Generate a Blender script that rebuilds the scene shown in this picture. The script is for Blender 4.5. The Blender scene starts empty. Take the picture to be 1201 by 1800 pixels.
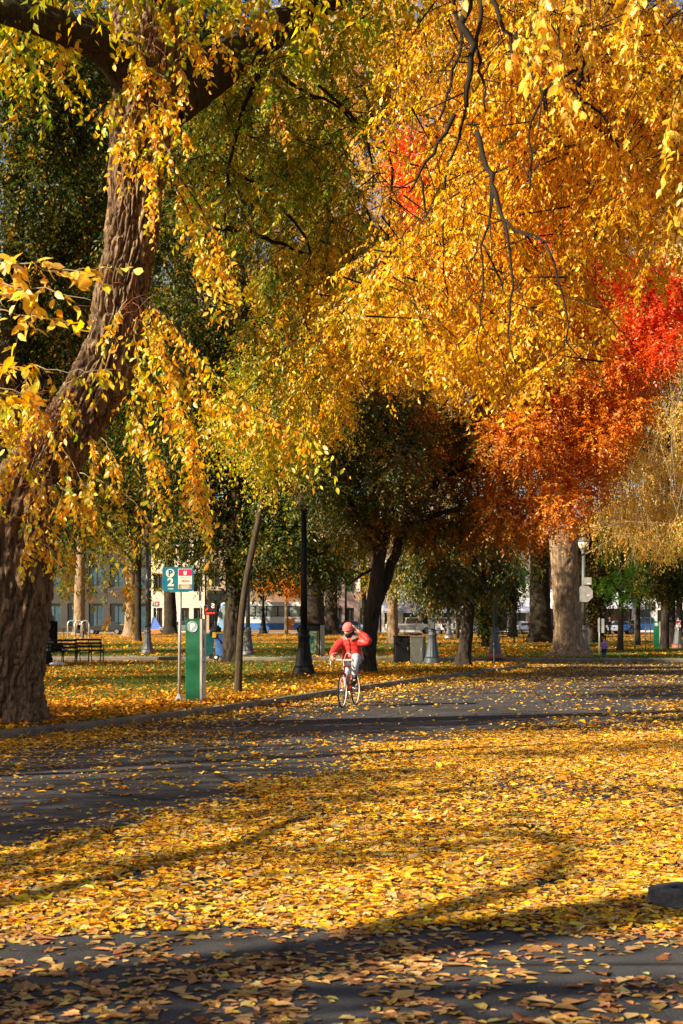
import bpy, math, random
import numpy as np
from mathutils import Vector, Matrix, Quaternion
R = math.radians
random.seed(7)
C = bpy.context.scene
COL = C.collection

# ---------------------------------------------------------------- camera
F, H, HOR, CX = 2800.0, 1.7, 1088.0, 600.5          # focal in photo pixels, eye height, horizon row, centre column
cam_d = bpy.data.cameras.new("camera")
cam = bpy.data.objects.new("camera", cam_d); COL.objects.link(cam)
cam.location = (0, 0, H); cam.rotation_euler = (R(90), 0, 0)
cam_d.sensor_fit = 'VERTICAL'; cam_d.sensor_height = 36.0; cam_d.sensor_width = 36.0
cam_d.lens = 36.0 * F / 1800.0
cam_d.shift_y = (HOR - 900.0) / 1800.0
cam_d.clip_start = 0.1; cam_d.clip_end = 3000
cam_d.dof.use_dof = True; cam_d.dof.focus_distance = 29.0; cam_d.dof.aperture_fstop = 7.0
C.camera = cam

# ---------------------------------------------------------------- light
SUN_AZ, SUN_EL = R(28), R(29)                        # from the left and somewhat behind the camera
sv = Vector((-math.cos(SUN_AZ)*math.cos(SUN_EL), -math.sin(SUN_AZ)*math.cos(SUN_EL), math.sin(SUN_EL)))
w = bpy.data.worlds.new("World"); C.world = w; w.use_nodes = True
nt = w.node_tree; nt.nodes.clear()
sky = nt.nodes.new('ShaderNodeTexSky'); sky.sky_type = 'NISHITA'; sky.sun_disc = False
sky.sun_elevation = SUN_EL; sky.sun_rotation = math.atan2(sv.x, sv.y)
bg = nt.nodes.new('ShaderNodeBackground'); bg.inputs[1].default_value = 0.052
wo = nt.nodes.new('ShaderNodeOutputWorld')
nt.links.new(sky.outputs[0], bg.inputs[0]); nt.links.new(bg.outputs[0], wo.inputs[0])
sd = bpy.data.lights.new("sun", 'SUN'); sd.energy = 5.0; sd.angle = R(0.53); sd.color = (1.0, 0.86, 0.64)
so = bpy.data.objects.new("sun", sd); COL.objects.link(so)
so.rotation_euler = (-sv).to_track_quat('-Z', 'Y').to_euler()
so.location = sv * 60
C.view_settings.view_transform = 'Standard'
try: C.view_settings.look = 'None'
except Exception: pass
C.view_settings.exposure = 1.42; C.view_settings.gamma = 1.0
C.view_settings.use_curve_mapping = False
C.render.engine = 'CYCLES'
C.cycles.max_bounces = 8; C.cycles.diffuse_bounces = 5; C.cycles.transmission_bounces = 6; C.cycles.glossy_bounces = 3
C.cycles.transparent_max_bounces = 4; C.cycles.caustics_reflective = False; C.cycles.caustics_refractive = False
C.cycles.use_denoising = True

# ---------------------------------------------------------------- helpers
def V(px, py, Y): return np.array([(px-CX)/F*Y, Y, H+(HOR-py)/F*Y])
def G(px, py, z=0.0):
    Y = F*(H-z)/(py-HOR); return Vector(((px-CX)/F*Y, Y, z))
LZ = 0.13                                            # lawn height above the road
def GL(px, py): return G(px, py, LZ)

def thing(name, label, cat, loc=(0,0,0), rotz=0.0, group=None):
    o = bpy.data.objects.new(name, None); COL.objects.link(o)
    o.empty_display_size = 0.2; o.location = loc; o.rotation_euler = (0, 0, rotz)
    o['label'] = label; o['category'] = cat
    if group: o['group'] = group
    return o
def tag(o, label, cat, group=None):
    o['label'] = label; o['category'] = cat
    if group: o['group'] = group
    return o
def link(name, me, m, parent=None, label=None, kind=None, loc=None):
    o = bpy.data.objects.new(name, me); COL.objects.link(o)
    if m is not None and not me.materials: me.materials.append(m)
    if parent is not None: o.parent = parent
    if label: o['label'] = label
    if kind: o['kind'] = kind
    if loc is not None: o.location = loc
    return o
def copy_tree(o, parent=None):
    c = o.copy(); COL.objects.link(c)
    if parent is not None: c.parent = parent
    for ch in list(o.children): copy_tree(ch, c)
    return c

class MB:
    def __init__(s): s.v = []; s.f = []; s.sm = []
    def add(s, vs, fs, smooth=False):
        n = len(s.v); s.v.extend([tuple(map(float, p)) for p in vs])
        s.f.extend([tuple(i+n for i in f) for f in fs]); s.sm.extend([smooth]*len(fs)); return s
    def box(s, x0, x1, y0, y1, z0, z1, b=0.0):
        if b <= 0:
            vs = [(x0,y0,z0),(x1,y0,z0),(x1,y1,z0),(x0,y1,z0),(x0,y0,z1),(x1,y0,z1),(x1,y1,z1),(x0,y1,z1)]
            return s.add(vs, [(0,3,2,1),(4,5,6,7),(0,1,5,4),(1,2,6,5),(2,3,7,6),(3,0,4,7)])
        # bevelled: stacked octagonal rings
        def ring(i, z): return [(x0+i+b,y0+i,z),(x1-i-b,y0+i,z),(x1-i,y0+i+b,z),(x1-i,y1-i-b,z),(x1-i-b,y1-i,z),(x0+i+b,y1-i,z),(x0+i,y1-i-b,z),(x0+i,y0+i+b,z)]
        b2 = b*0.6
        return s.rings([ring(b2, z0), ring(0, z0+b2), ring(0, z1-b2), ring(b2, z1)], cap=True)
    def rings(s, rr, cap=True, smooth=False, closed=True):
        n = len(rr[0]); vs = [p for r in rr for p in r]; fs = []
        for k in range(len(rr)-1):
            for i in range(n if closed else n-1):
                j = (i+1) % n; fs.append((k*n+i, k*n+j, (k+1)*n+j, (k+1)*n+i))
        s.add(vs, fs, smooth)
        if cap:
            b = len(s.v)-len(vs)
            s.f.append(tuple(b+i for i in reversed(range(n)))); s.sm.append(False)
            s.f.append(tuple(b+(len(rr)-1)*n+i for i in range(n))); s.sm.append(False)
        return s
    def lathe(s, prof, seg=20, at=(0,0,0), smooth=True, flute=0, fl_amt=0.0):
        rr = []
        for r, z in prof:
            rr.append([(at[0]+r*(1+fl_amt*math.cos(flute*2*math.pi*i/seg))*math.cos(2*math.pi*i/seg), at[1]+r*(1+fl_amt*math.cos(flute*2*math.pi*i/seg))*math.sin(2*math.pi*i/seg), at[2]+z) for i in range(seg)])
        return s.rings(rr, True, smooth)
    def tube(s, pts, rad, seg=8, smooth=True, cap=True):
        pts = [Vector(p) for p in pts]; n = len(pts)
        if not hasattr(rad, '__len__'): rad = [rad]*n
        t0 = (pts[1]-pts[0]).normalized()
        up = Vector((0,0,1)) if abs(t0.z) < 0.9 else Vector((1,0,0))
        nrm = (up - t0*up.dot(t0)).normalized(); rr = []
        for i in range(n):
            t = (pts[min(i+1,n-1)]-pts[max(i-1,0)]).normalized()
            nrm = (nrm - t*nrm.dot(t)).normalized(); bn = t.cross(nrm)
            rr.append([tuple(pts[i]+(nrm*math.cos(a)+bn*math.sin(a))*rad[i]) for a in [2*math.pi*k/seg for k in range(seg)]])
        return s.rings(rr, cap, smooth)
    def ring_torus(s, c, axis, R0, r, seg=28, seg2=8, a0=0, a1=2*math.pi):
        ax = Vector(axis).normalized(); u = ax.orthogonal().normalized(); v = ax.cross(u); c = Vector(c)
        full = abs(a1-a0-2*math.pi) < 1e-6; m = seg if full else seg+1; vs = []; fs = []
        for i in range(m):
            a = a0+(a1-a0)*i/seg; d = u*math.cos(a)+v*math.sin(a)
            for j in range(seg2):
                b = 2*math.pi*j/seg2; vs.append(c+d*(R0+r*math.cos(b))+ax*r*math.sin(b))
        for i in range(seg):
            i2 = (i+1) % m
            for j in range(seg2):
                j2 = (j+1) % seg2; fs.append((i*seg2+j, i2*seg2+j, i2*seg2+j2, i*seg2+j2))
        return s.add(vs, fs, True)
    def prism(s, poly, y0, y1):                      # polygon in xz, extruded along y
        n = len(poly); vs = [(x,y0,z) for x,z in poly]+[(x,y1,z) for x,z in poly]
        fs = [tuple(range(n)), tuple(range(2*n-1,n-1,-1))]+[(i,i+n,(i+1)%n+n,(i+1)%n) for i in range(n)]
        return s.add(vs, fs)
    def slab(s, poly, z0, z1):                       # polygon in xy, extruded along z
        n = len(poly); vs = [(x,y,z0) for x,y in poly]+[(x,y,z1) for x,y in poly]
        fs = [tuple(range(n-1,-1,-1)), tuple(range(n,2*n))]+[(i,(i+1)%n,(i+1)%n+n,i+n) for i in range(n)]
        return s.add(vs, fs)
    def sphere(s, c, r, seg=14, rings=9, sc=(1,1,1)):
        rr = []
        for k in range(rings+1):
            a = math.pi*k/rings; z = -math.cos(a); q = max(math.sin(a), 0.01)
            rr.append([(c[0]+r*sc[0]*q*math.cos(2*math.pi*i/seg), c[1]+r*sc[1]*q*math.sin(2*math.pi*i/seg), c[2]+r*sc[2]*z) for i in range(seg)])
        return s.rings(rr, True, True)
    def xform(s, M):
        s.v = [tuple(M @ Vector(p)) for p in s.v]; return s
    def build(s, name, m, parent=None, label=None, kind=None):
        me = bpy.data.meshes.new(name); me.from_pydata(s.v, [], s.f)
        me.polygons.foreach_set('use_smooth', s.sm); me.update()
        return link(name, me, m, parent, label, kind)

def fast_mesh(name, verts, faces, col=None, smooth=False):
    """verts (n,3), faces (m,k) all the same k"""
    me = bpy.data.meshes.new(name); n = len(verts); m, k = faces.shape
    me.vertices.add(n); me.vertices.foreach_set('co', np.ascontiguousarray(verts, dtype=np.float32).ravel())
    me.loops.add(m*k); me.loops.foreach_set('vertex_index', np.ascontiguousarray(faces, dtype=np.int32).ravel())
    me.polygons.add(m); me.polygons.foreach_set('loop_start', np.arange(0, m*k, k, dtype=np.int32))
    if smooth: me.polygons.foreach_set('use_smooth', np.ones(m, dtype=bool))
    if col is not None:
        a = me.color_attributes.new('col', 'FLOAT_COLOR', 'POINT')
        c4 = np.ones((n,4), dtype=np.float32); c4[:,:3] = col; a.data.foreach_set('color', c4.ravel())
    me.update(calc_edges=True); me.validate(); return me

# value noise -------------------------------------------------------------
def _h(i, j, k, seed):
    h = (i.astype(np.int64)*374761393 + j.astype(np.int64)*668265263 + k.astype(np.int64)*2147483647 + seed*974634777) & 0xffffffff
    h = ((h ^ (h >> 13))*1274126177) & 0xffffffff; h = ((h ^ (h >> 16))*2246822519) & 0xffffffff
    return ((h ^ (h >> 15)) & 0xffffff)/float(0xffffff)
def vnoise(x, y, z, seed=0):
    x = np.asarray(x, float); y = np.asarray(y, float)+0*x; z = np.asarray(z, float)+0*x
    i, j, k = np.floor(x), np.floor(y), np.floor(z); u, v, w_ = x-i, y-j, z-k
    u = u*u*(3-2*u); v = v*v*(3-2*v); w_ = w_*w_*(3-2*w_); r = 0
    for a in (0,1):
        for b in (0,1):
            for c in (0,1):
                r = r + _h(i+a, j+b, k+c, seed)*(u if a else 1-u)*(v if b else 1-v)*(w_ if c else 1-w_)
    return r
def fbm(x, y, z=0.0, o=4, seed=0):
    r = 0; a = 0.5; s = 0
    for q in range(o):
        r = r + a*vnoise(x*2**q, y*2**q, np.asarray(z)*2**q, seed+q); s += a; a *= 0.5
    return r/s

# ---------------------------------------------------------------- materials
def new_mat(name):
    m = bpy.data.materials.new(name); m.use_nodes = True; n = m.node_tree; n.nodes.clear()
    out = n.nodes.new('ShaderNodeOutputMaterial'); return m, n, out
def N(n, t, **kw):
    q = n.nodes.new(t)
    for k, v in kw.items():
        if k.startswith('i_'):
            key = k[2:]; q.inputs[int(key) if key.isdigit() else key.replace('_', ' ')].default_value = v
        else: setattr(q, k, v)
    return q
def ramp(n, fac, stops, interp='LINEAR'):
    r = n.nodes.new('ShaderNodeValToRGB'); r.color_ramp.interpolation = interp
    e = r.color_ramp.elements
    while len(e) < len(stops): e.new(0.5)
    for q, (p, c) in zip(e, stops): q.position = p; q.color = (c[0], c[1], c[2], 1) if hasattr(c, '__len__') else (c, c, c, 1)
    n.links.new(fac, r.inputs[0]); return r.outputs[0]
def mixc(n, fac, a, b, mode='MIX'):
    m = n.nodes.new('ShaderNodeMix'); m.data_type = 'RGBA'; m.blend_type = mode
    for sock, v in ((m.inputs[0], fac), (m.inputs[6], a), (m.inputs[7], b)):
        if isinstance(v, bpy.types.NodeSocket): n.links.new(v, sock)
        elif hasattr(v, '__len__'): sock.default_value = (v[0], v[1], v[2], 1)
        else: sock.default_value = v
    return m.outputs[2]
def noise(n, scale, detail=4, rough=0.55, vec=None, dist=0.0):
    q = N(n, 'ShaderNodeTexNoise', i_Scale=scale, i_Detail=detail, i_Roughness=rough, i_Distortion=dist)
    if vec is not None: n.links.new(vec, q.inputs['Vector'])
    return q.outputs['Fac']
def objco(n, scale=(1,1,1)):
    t = n.nodes.new('ShaderNodeTexCoord'); mp = n.nodes.new('ShaderNodeMapping'); mp.inputs['Scale'].default_value = scale
    n.links.new(t.outputs['Object'], mp.inputs['Vector']); return mp.outputs[0]
def mat(name, col, rough=0.55, var=0.25, scale=6.0, bump=0.0, metal=0.0, dirt=None, coat=0.0, stretch=(1,1,1)):
    m, n, out = new_mat(name); p = N(n, 'ShaderNodeBsdfPrincipled', i_Roughness=rough, i_Metallic=metal)
    vec = objco(n, stretch); f = noise(n, scale, 5, 0.6, vec)
    lo = [c*(1-var) for c in col]; hi = [min(1, c*(1+var)) for c in col]
    c = ramp(n, f, [(0.3, lo), (0.7, hi)])
    if dirt:
        f2 = noise(n, scale*0.35, 6, 0.7, vec); f3 = ramp(n, f2, [(0.5, 0.0), (0.72, 1.0)]); c = mixc(n, f3, c, dirt)
    n.links.new(c, p.inputs['Base Color'])
    rr = ramp(n, f, [(0.3, max(0, rough-0.12)), (0.7, min(1, rough+0.12))]); n.links.new(rr, p.inputs['Roughness'])
    if max(col) < 0.035: p.inputs['Specular IOR Level'].default_value = 0.18
    if coat: p.inputs['Coat Weight'].default_value = coat
    if bump:
        b = N(n, 'ShaderNodeBump', i_Strength=bump, i_Distance=0.02); n.links.new(noise(n, scale*5, 5, 0.6, vec), b.inputs['Height']); n.links.new(b.outputs[0], p.inputs['Normal'])
    n.links.new(p.outputs[0], out.inputs[0]); return m
def leaf_mat(name, trans=0.45, gloss=0.06, sat=1.0):
    m, n, out = new_mat(name); a = N(n, 'ShaderNodeAttribute', attribute_name='col')
    nz = noise(n, 55.0, 3, 0.6, objco(n)); c = mixc(n, ramp(n, nz, [(0.35, 0.0), (0.75, 0.35)]), a.outputs['Color'], (0.55, 0.55, 0.5), 'MULTIPLY')
    d = N(n, 'ShaderNodeBsdfDiffuse'); t = N(n, 'ShaderNodeBsdfTranslucent'); g = N(n, 'ShaderNodeBsdfGlossy', i_Roughness=0.42)
    n.links.new(c, d.inputs[0])
    sq = mixc(n, 0.45, c, c, 'MULTIPLY'); gm = N(n, 'ShaderNodeHueSaturation', i_Saturation=1.06, i_Value=1.7); n.links.new(sq, gm.inputs['Color']); n.links.new(gm.outputs[0], t.inputs[0])
    g.inputs[0].default_value = (0.9, 0.9, 0.85, 1)
    m1 = N(n, 'ShaderNodeMixShader', i_0=trans); n.links.new(d.outputs[0], m1.inputs[1]); n.links.new(t.outputs[0], m1.inputs[2])
    m2 = N(n, 'ShaderNodeMixShader', i_0=gloss); n.links.new(m1.outputs[0], m2.inputs[1]); n.links.new(g.outputs[0], m2.inputs[2])
    n.links.new(m2.outputs[0], out.inputs[0]); return m
def bark_mat(name, dark, light, moss=None, sc=1.0, bump=0.8):
    m, n, out = new_mat(name); p = N(n, 'ShaderNodeBsdfPrincipled', i_Roughness=0.9)
    p.inputs['Specular IOR Level'].default_value = 0.2
    v1 = objco(n, (9*sc, 9*sc, 1.3*sc)); f = noise(n, 2.0, 6, 0.65, v1, 0.6)
    v2 = objco(n, (30*sc, 30*sc, 9*sc)); f2 = noise(n, 1.6, 5, 0.6, v2)
    c = ramp(n, f, [(0.36, dark), (0.52, [0.5*(a+b) for a, b in zip(dark, light)]), (0.68, light)])
    c = mixc(n, ramp(n, f2, [(0.35, 0.0), (0.7, 0.6)]), c, dark)
    if moss: c = mixc(n, ramp(n, noise(n, 1.1, 4, 0.6, objco(n)), [(0.52, 0.0), (0.7, 0.75)]), c, moss)
    n.links.new(c, p.inputs['Base Color'])
    b = N(n, 'ShaderNodeBump', i_Strength=bump, i_Distance=0.05); n.links.new(f, b.inputs['Height'])
    b2 = N(n, 'ShaderNodeBump', i_Strength=0.5, i_Distance=0.02); n.links.new(f2, b2.inputs['Height']); n.links.new(b.outputs[0], b2.inputs['Normal'])
    n.links.new(b2.outputs[0], p.inputs['Normal']); n.links.new(p.outputs[0], out.inputs[0]); return m
def glass_mat(name, col=(0.03,0.04,0.05), rough=0.06):
    m, n, out = new_mat(name); p = N(n, 'ShaderNodeBsdfPrincipled', i_Roughness=rough); f = noise(n, 0.8, 2, 0.5, objco(n))
    n.links.new(ramp(n, f, [(0.3, [c*0.6 for c in col]), (0.7, [c*1.4 for c in col])]), p.inputs['Base Color'])
    p.inputs['Specular IOR Level'].default_value = 0.8
    n.links.new(p.outputs[0], out.inputs[0]); return m

LEAF = leaf_mat('leaf_blade', 0.50, 0.035)
LEAF_FAR = leaf_mat('leaf_blade_far', 0.45, 0.015)
LITTER = leaf_mat('leaf_litter', 0.15, 0.03)
BARK_NEAR = bark_mat('elm_bark', (0.036,0.022,0.012), (0.42,0.265,0.15), None, 1.0, 1.0)
BARK = bark_mat('bark', (0.012,0.009,0.007), (0.072,0.052,0.036), (0.035,0.038,0.014), 0.8, 0.9)
BARK_PALE = bark_mat('pale_bark', (0.11,0.073,0.042), (0.50,0.345,0.205), None, 0.6, 1.0)
BARK_YOUNG = bark_mat('young_bark', (0.03,0.022,0.014), (0.10,0.07,0.042), (0.06,0.055,0.025), 1.6, 0.5)
TWIG = mat('twig', (0.022,0.015,0.010), 0.85, 0.3, 8)
TWIG_PALE = mat('pale_twig', (0.30,0.22,0.12), 0.85, 0.3, 8)
TWIG_RED = mat('sucker_twig', (0.28,0.085,0.03), 0.7, 0.3, 8)

# leaf generators ---------------------------------------------------------
def unit(a): return a/np.maximum(np.linalg.norm(a, axis=-1, keepdims=True), 1e-9)
def leaf_arrays(P, T, Nn, L, W, col, fold=0.25, rich=False, curl=0.15):
    T = unit(T); B = unit(np.cross(T, Nn)); Nn = np.cross(B, T); L = L[:,None]; W = W[:,None]; n = len(P)
    if not rich:
        vs = np.stack([P, P+T*L*.42+B*W*.5+Nn*fold*W*.5, P+T*L-Nn*curl*L, P+T*L*.42-B*W*.5+Nn*fold*W*.5], 1).reshape(-1,3)
        b = (np.arange(n)*4)[:,None]; fs = np.concatenate([b+np.array([[0,2,1]]), b+np.array([[0,3,2]])], 0)
        return vs, fs, np.repeat(col, 4, 0)
    k = [P, P+T*L*.22+B*W*.40+Nn*fold*W*.4, P+T*L*.58+B*W*.46+Nn*fold*W*.46-Nn*curl*L*.35, P+T*L-Nn*curl*L,
         P+T*L*.58-B*W*.46+Nn*fold*W*.46-Nn*curl*L*.35, P+T*L*.22-B*W*.40+Nn*fold*W*.4, P+T*L*.55-Nn*curl*L*.3]
    vs = np.stack(k, 1).reshape(-1,3); b = (np.arange(n)*7)[:,None]
    fs = np.concatenate([b+np.array([q]) for q in ([[0,6,1]],[[1,6,2]],[[2,6,3]],[[3,6,4]],[[4,6,5]],[[5,6,0]])], 0).reshape(-1,3)
    return vs, fs, np.repeat(col, 7, 0)
def lobed_arrays(P, T, Nn, L, col):
    """flat five-lobed leaf: centre vertex and an outline of lobes and notches"""
    T = unit(T); B = unit(np.cross(T, Nn)); Nn = np.cross(B, T); n = len(P); rg = np.random.default_rng(n)
    ang = np.radians([180, 128, 105, 70, 52, 22, 0, -22, -52, -70, -105, -128]); rad = np.array([.30, .40, .52, .34, .62, .36, .68, .36, .62, .34, .52, .40])
    r = rad[None,:]*rg.uniform(.85,1.15,(n,12))*L[:,None]; w_ = rg.normal(0,.09,(n,12))*L[:,None]
    ring = P[:,None,:]+T[:,None,:]*(r*np.cos(ang))[:,:,None]+B[:,None,:]*(r*np.sin(ang))[:,:,None]+Nn[:,None,:]*w_[:,:,None]
    vs = np.concatenate([P[:,None,:], ring], 1).reshape(-1,3); b = (np.arange(n)*13)[:,None]
    fs = np.concatenate([b+np.array([[0,k+1,(k+1) % 12+1]]) for k in range(12)], 0); return vs, fs, np.repeat(col, 13, 0)
def palette(rng, n, pal, jit=0.18):
    cols = np.array([p[:3] for p in pal]); wts = np.array([p[3] for p in pal]); wts = wts/wts.sum()
    c = cols[rng.choice(len(pal), n, p=wts)]
    return np.clip(c*(1+jit*rng.standard_normal((n,1)))*(1+0.10*rng.standard_normal((n,3))), 0.004, 0.92)
def twig_leaves(rng, S, D, Ln, droop, k, size, pal, cfun=None, hang=0.5, aspect=0.5, coh=0.6, jit=0.16):
    """leaves in alternate rows along twigs: S starts, D directions, Ln lengths -> leaf arrays input"""
    n = len(S); D = unit(D); t = (np.arange(k)+0.7)/k
    t = np.clip(t[None,:]+rng.normal(0, .25/k, (n,k)), 0.02, 1.02)
    P = S[:,None,:]+D[:,None,:]*(Ln[:,None]*t)[:,:,None]; P[:,:,2] -= (droop*Ln)[:,None]*t*t
    tang = np.repeat(D[:,None,:], k, 1).copy(); tang[:,:,2] -= 2*droop[:,None]*t; tang = unit(tang)
    side = unit(np.cross(tang, np.array([0.,0.,1.])+0.3*rng.standard_normal((n,k,3))))
    sg = np.where((np.arange(k) % 2) == 0, 1, -1)[None,:,None]
    T = tang*0.55+side*sg*0.8+0.28*rng.standard_normal((n,k,3)); T[:,:,2] -= hang
    up = np.cross(side, tang); up = up*np.where(up[:,:,2:3] < 0, -1, 1)
    Nn = up*0.75+0.55*rng.standard_normal((n,k,3))
    L = size*np.clip(rng.normal(1, .22, (n,k)), .5, 1.6)
    base = palette(rng, n, pal, jit) if cfun is None else cfun(rng, S)
    leafc = palette(rng, n*k, pal, jit).reshape(n,k,3) if cfun is None else np.clip(cfun(rng, P.reshape(-1,3)).reshape(n,k,3), 0.004, .92)
    col = coh*base[:,None,:]+(1-coh)*leafc; col = np.clip(col*(1+.10*rng.standard_normal((n,k,1))), .004, .92)
    return P.reshape(-1,3), T.reshape(-1,3), Nn.reshape(-1,3), L.ravel(), (L*aspect).ravel(), col.reshape(-1,3)
def twig_sticks(S, D, Ln, droop, r):
    n = len(S); D = unit(D); ts = np.array([0, .5, 1.0]); vs = []
    for q, t in enumerate(ts):
        p = S+D*(Ln*t)[:,None]; p[:,2] -= droop*Ln*t*t; rad = (r*(1-.75*t))[:,None] if hasattr(r, '__len__') else r*(1-.75*t)
        a = unit(np.cross(D, np.array([0.31,0.2,0.93]))); b = np.cross(D, a)
        for ang in (0, 2.094, 4.189): vs.append(p+(a*math.cos(ang)+b*math.sin(ang))*rad)
    vs = np.stack(vs, 1).reshape(-1,3); base = (np.arange(n)*9)[:,None]; fs = []
    for k in (0,3):
        for i in range(3): fs.append(base+np.array([[k+i, k+(i+1)%3, k+3+(i+1)%3, k+3+i]]))
    return vs, np.concatenate(fs, 0)
def leaves_obj(name, data, m, parent, rich=False, off=None, **kw):
    P, T, Nn, L, W, col = data
    vs, fs, cc = leaf_arrays(P, T, Nn, L, W, col, rich=rich, **kw)
    if off is not None: vs = vs-np.array(off)
    return link(name, fast_mesh(name, vs, fs, cc), m, parent)
def cat(*ds): return tuple(np.concatenate(q, 0) for q in zip(*ds))
# ================================================================ SETTING
def ground_mat(name, kind):
    m, n, out = new_mat(name); p = N(n, 'ShaderNodeBsdfPrincipled', i_Roughness=0.92); p.inputs['Specular IOR Level'].default_value = 0.15
    vec = objco(n)
    if kind == 'asphalt':
        f = noise(n, 0.55, 6, 0.6, vec); c = ramp(n, f, [(0.3, (0.022,0.023,0.027)), (0.7, (0.072,0.070,0.072))])
        g = noise(n, 75, 4, 0.8, vec); c = mixc(n, ramp(n, g, [(0.5, 0.0), (0.68, 0.8)]), c, (0.15,0.148,0.15))
        g2 = noise(n, 45, 4, 0.8, vec); c = mixc(n, ramp(n, g2, [(0.35, 0.5), (0.5, 0.0)]), c, (0.018,0.018,0.02))
        q = noise(n, 2.2, 6, 0.7, vec); c = mixc(n, ramp(n, q, [(0.55, 0.0), (0.8, 0.5)]), c, (0.10,0.072,0.045))
        wv = n.nodes.new('ShaderNodeTexVoronoi'); wv.feature = 'DISTANCE_TO_EDGE'; wv.inputs['Scale'].default_value = 0.22; n.links.new(vec, wv.inputs['Vector'])
        c = mixc(n, ramp(n, wv.outputs['Distance'], [(0.0, 0.9), (0.012, 0.0)]), c, (0.012,0.012,0.012))
        b = N(n, 'ShaderNodeBump', i_Strength=0.7, i_Distance=0.012); n.links.new(noise(n, 130, 4, 0.7, vec), b.inputs['Height']); n.links.new(b.outputs[0], p.inputs['Normal'])
        p.inputs['Roughness'].default_value = 0.8
    elif kind == 'lawn':
        f = noise(n, 0.35, 5, 0.6, vec); gr = noise(n, 14, 4, 0.7, vec)
        grass = ramp(n, gr, [(0.3, (0.02,0.035,0.008)), (0.55, (0.055,0.10,0.016)), (0.8, (0.12,0.15,0.03))])
        lv = n.nodes.new('ShaderNodeTexVoronoi'); lv.inputs['Scale'].default_value = 11; n.links.new(vec, lv.inputs['Vector'])
        leaf = ramp(n, lv.outputs['Color'], [(0.1, (0.20,0.075,0.015)), (0.45, (0.42,0.20,0.025)), (0.7, (0.60,0.33,0.04)), (0.95, (0.30,0.12,0.02))])
        lm = noise(n, 3.2, 5, 0.75, vec)
        s = N(n, 'ShaderNodeMath', operation='ADD'); n.links.new(f, s.inputs[0]); n.links.new(lm, s.inputs[1])
        c = mixc(n, ramp(n, s.outputs[0], [(0.98, 0.0), (1.1, 1.0)]), grass, leaf)
        b = N(n, 'ShaderNodeBump', i_Strength=1.0, i_Distance=0.05); n.links.new(noise(n, 18, 5, 0.7, vec), b.inputs['Height']); n.links.new(b.outputs[0], p.inputs['Normal'])
    else:
        f = noise(n, 1.2, 6, 0.65, vec); c = ramp(n, f, [(0.3, (0.22,0.19,0.155)), (0.7, (0.36,0.32,0.27))])
        g = noise(n, 40, 4, 0.7, vec); c = mixc(n, ramp(n, g, [(0.45, 0.0), (0.75, 0.5)]), c, (0.12,0.10,0.08))
        b = N(n, 'ShaderNodeBump', i_Strength=0.4, i_Distance=0.01); n.links.new(g, b.inputs['Height']); n.links.new(b.outputs[0], p.inputs['Normal'])
    n.links.new(c, p.inputs['Base Color']); n.links.new(p.outputs[0], out.inputs[0]); return m
M_ASPH = ground_mat('asphalt', 'asphalt'); M_LAWN = ground_mat('lawn_grass', 'lawn'); M_CONC = ground_mat('concrete', 'conc')
M_KERB = mat('kerb_concrete', (0.17,0.135,0.10), 0.9, 0.35, 3.0, 0.6, dirt=(0.05,0.04,0.03))
M_PAINT = mat('road_paint', (0.62,0.60,0.56), 0.8, 0.2, 4, 0.2, dirt=(0.2,0.19,0.17))

# kerb line of the near lawn (world XY), traced on the ground from far left to the corner, then along the cross street
KP = [(-16.0,-14.0), (-11.5,3.0), (-8.2,12.5)] + [tuple(G(px, py))[:2] for px, py in ((-60,1309),(60,1297),(180,1283),(300,1268),(420,1251),(540,1232),(640,1216),(740,1201),(830,1188),(890,1180.5),(918,1176))]
cx_, cy_ = KP[-1]
KP += [(cx_+0.35, cy_+0.9), (cx_+0.2, cy_+1.9), (cx_-0.8, cy_+2.7), (cx_-3, cy_+3.0), (cx_-40, cy_+4.2), (cx_-120, cy_+6)]
def smooth_line(pts, it=2):
    for _ in range(it):
        q = [pts[0]]
        for a, b in zip(pts[:-1], pts[1:]):
            q += [(a[0]*.75+b[0]*.25, a[1]*.75+b[1]*.25), (a[0]*.25+b[0]*.75, a[1]*.25+b[1]*.75)]
        q.append(pts[-1]); pts = q
    return pts
KL = smooth_line(KP, 2)
def offset_line(pts, d):
    r = []
    for i, p in enumerate(pts):
        a = pts[max(i-1,0)]; b = pts[min(i+1,len(pts)-1)]; t = (b[0]-a[0], b[1]-a[1]); l = math.hypot(*t) or 1
        r.append((p[0]-t[1]/l*d, p[1]+t[0]/l*d))
    return r
MB().slab([(-1500,-400),(1500,-400),(1500,2500),(-1500,2500)], -0.4, -0.02).build('ground', M_LAWN, kind='structure')
MB().slab([(-60,-40),(160,-40),(160,66.4),(-160,66.4)], -0.015, 0.0).build('road', M_ASPH, kind='structure')
KI = offset_line(KL, 0.16)
lawn_near = KI + [(-160, -14)]
MB().slab(lawn_near, -0.01, LZ).build('lawn', M_LAWN, kind='structure')
mb = MB()                                            # kerb: a real step with a chamfered top edge
prof = [(0.0,-0.01),(0.0,0.11),(0.02,0.14),(0.155,0.142),(0.158,-0.01)]
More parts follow.
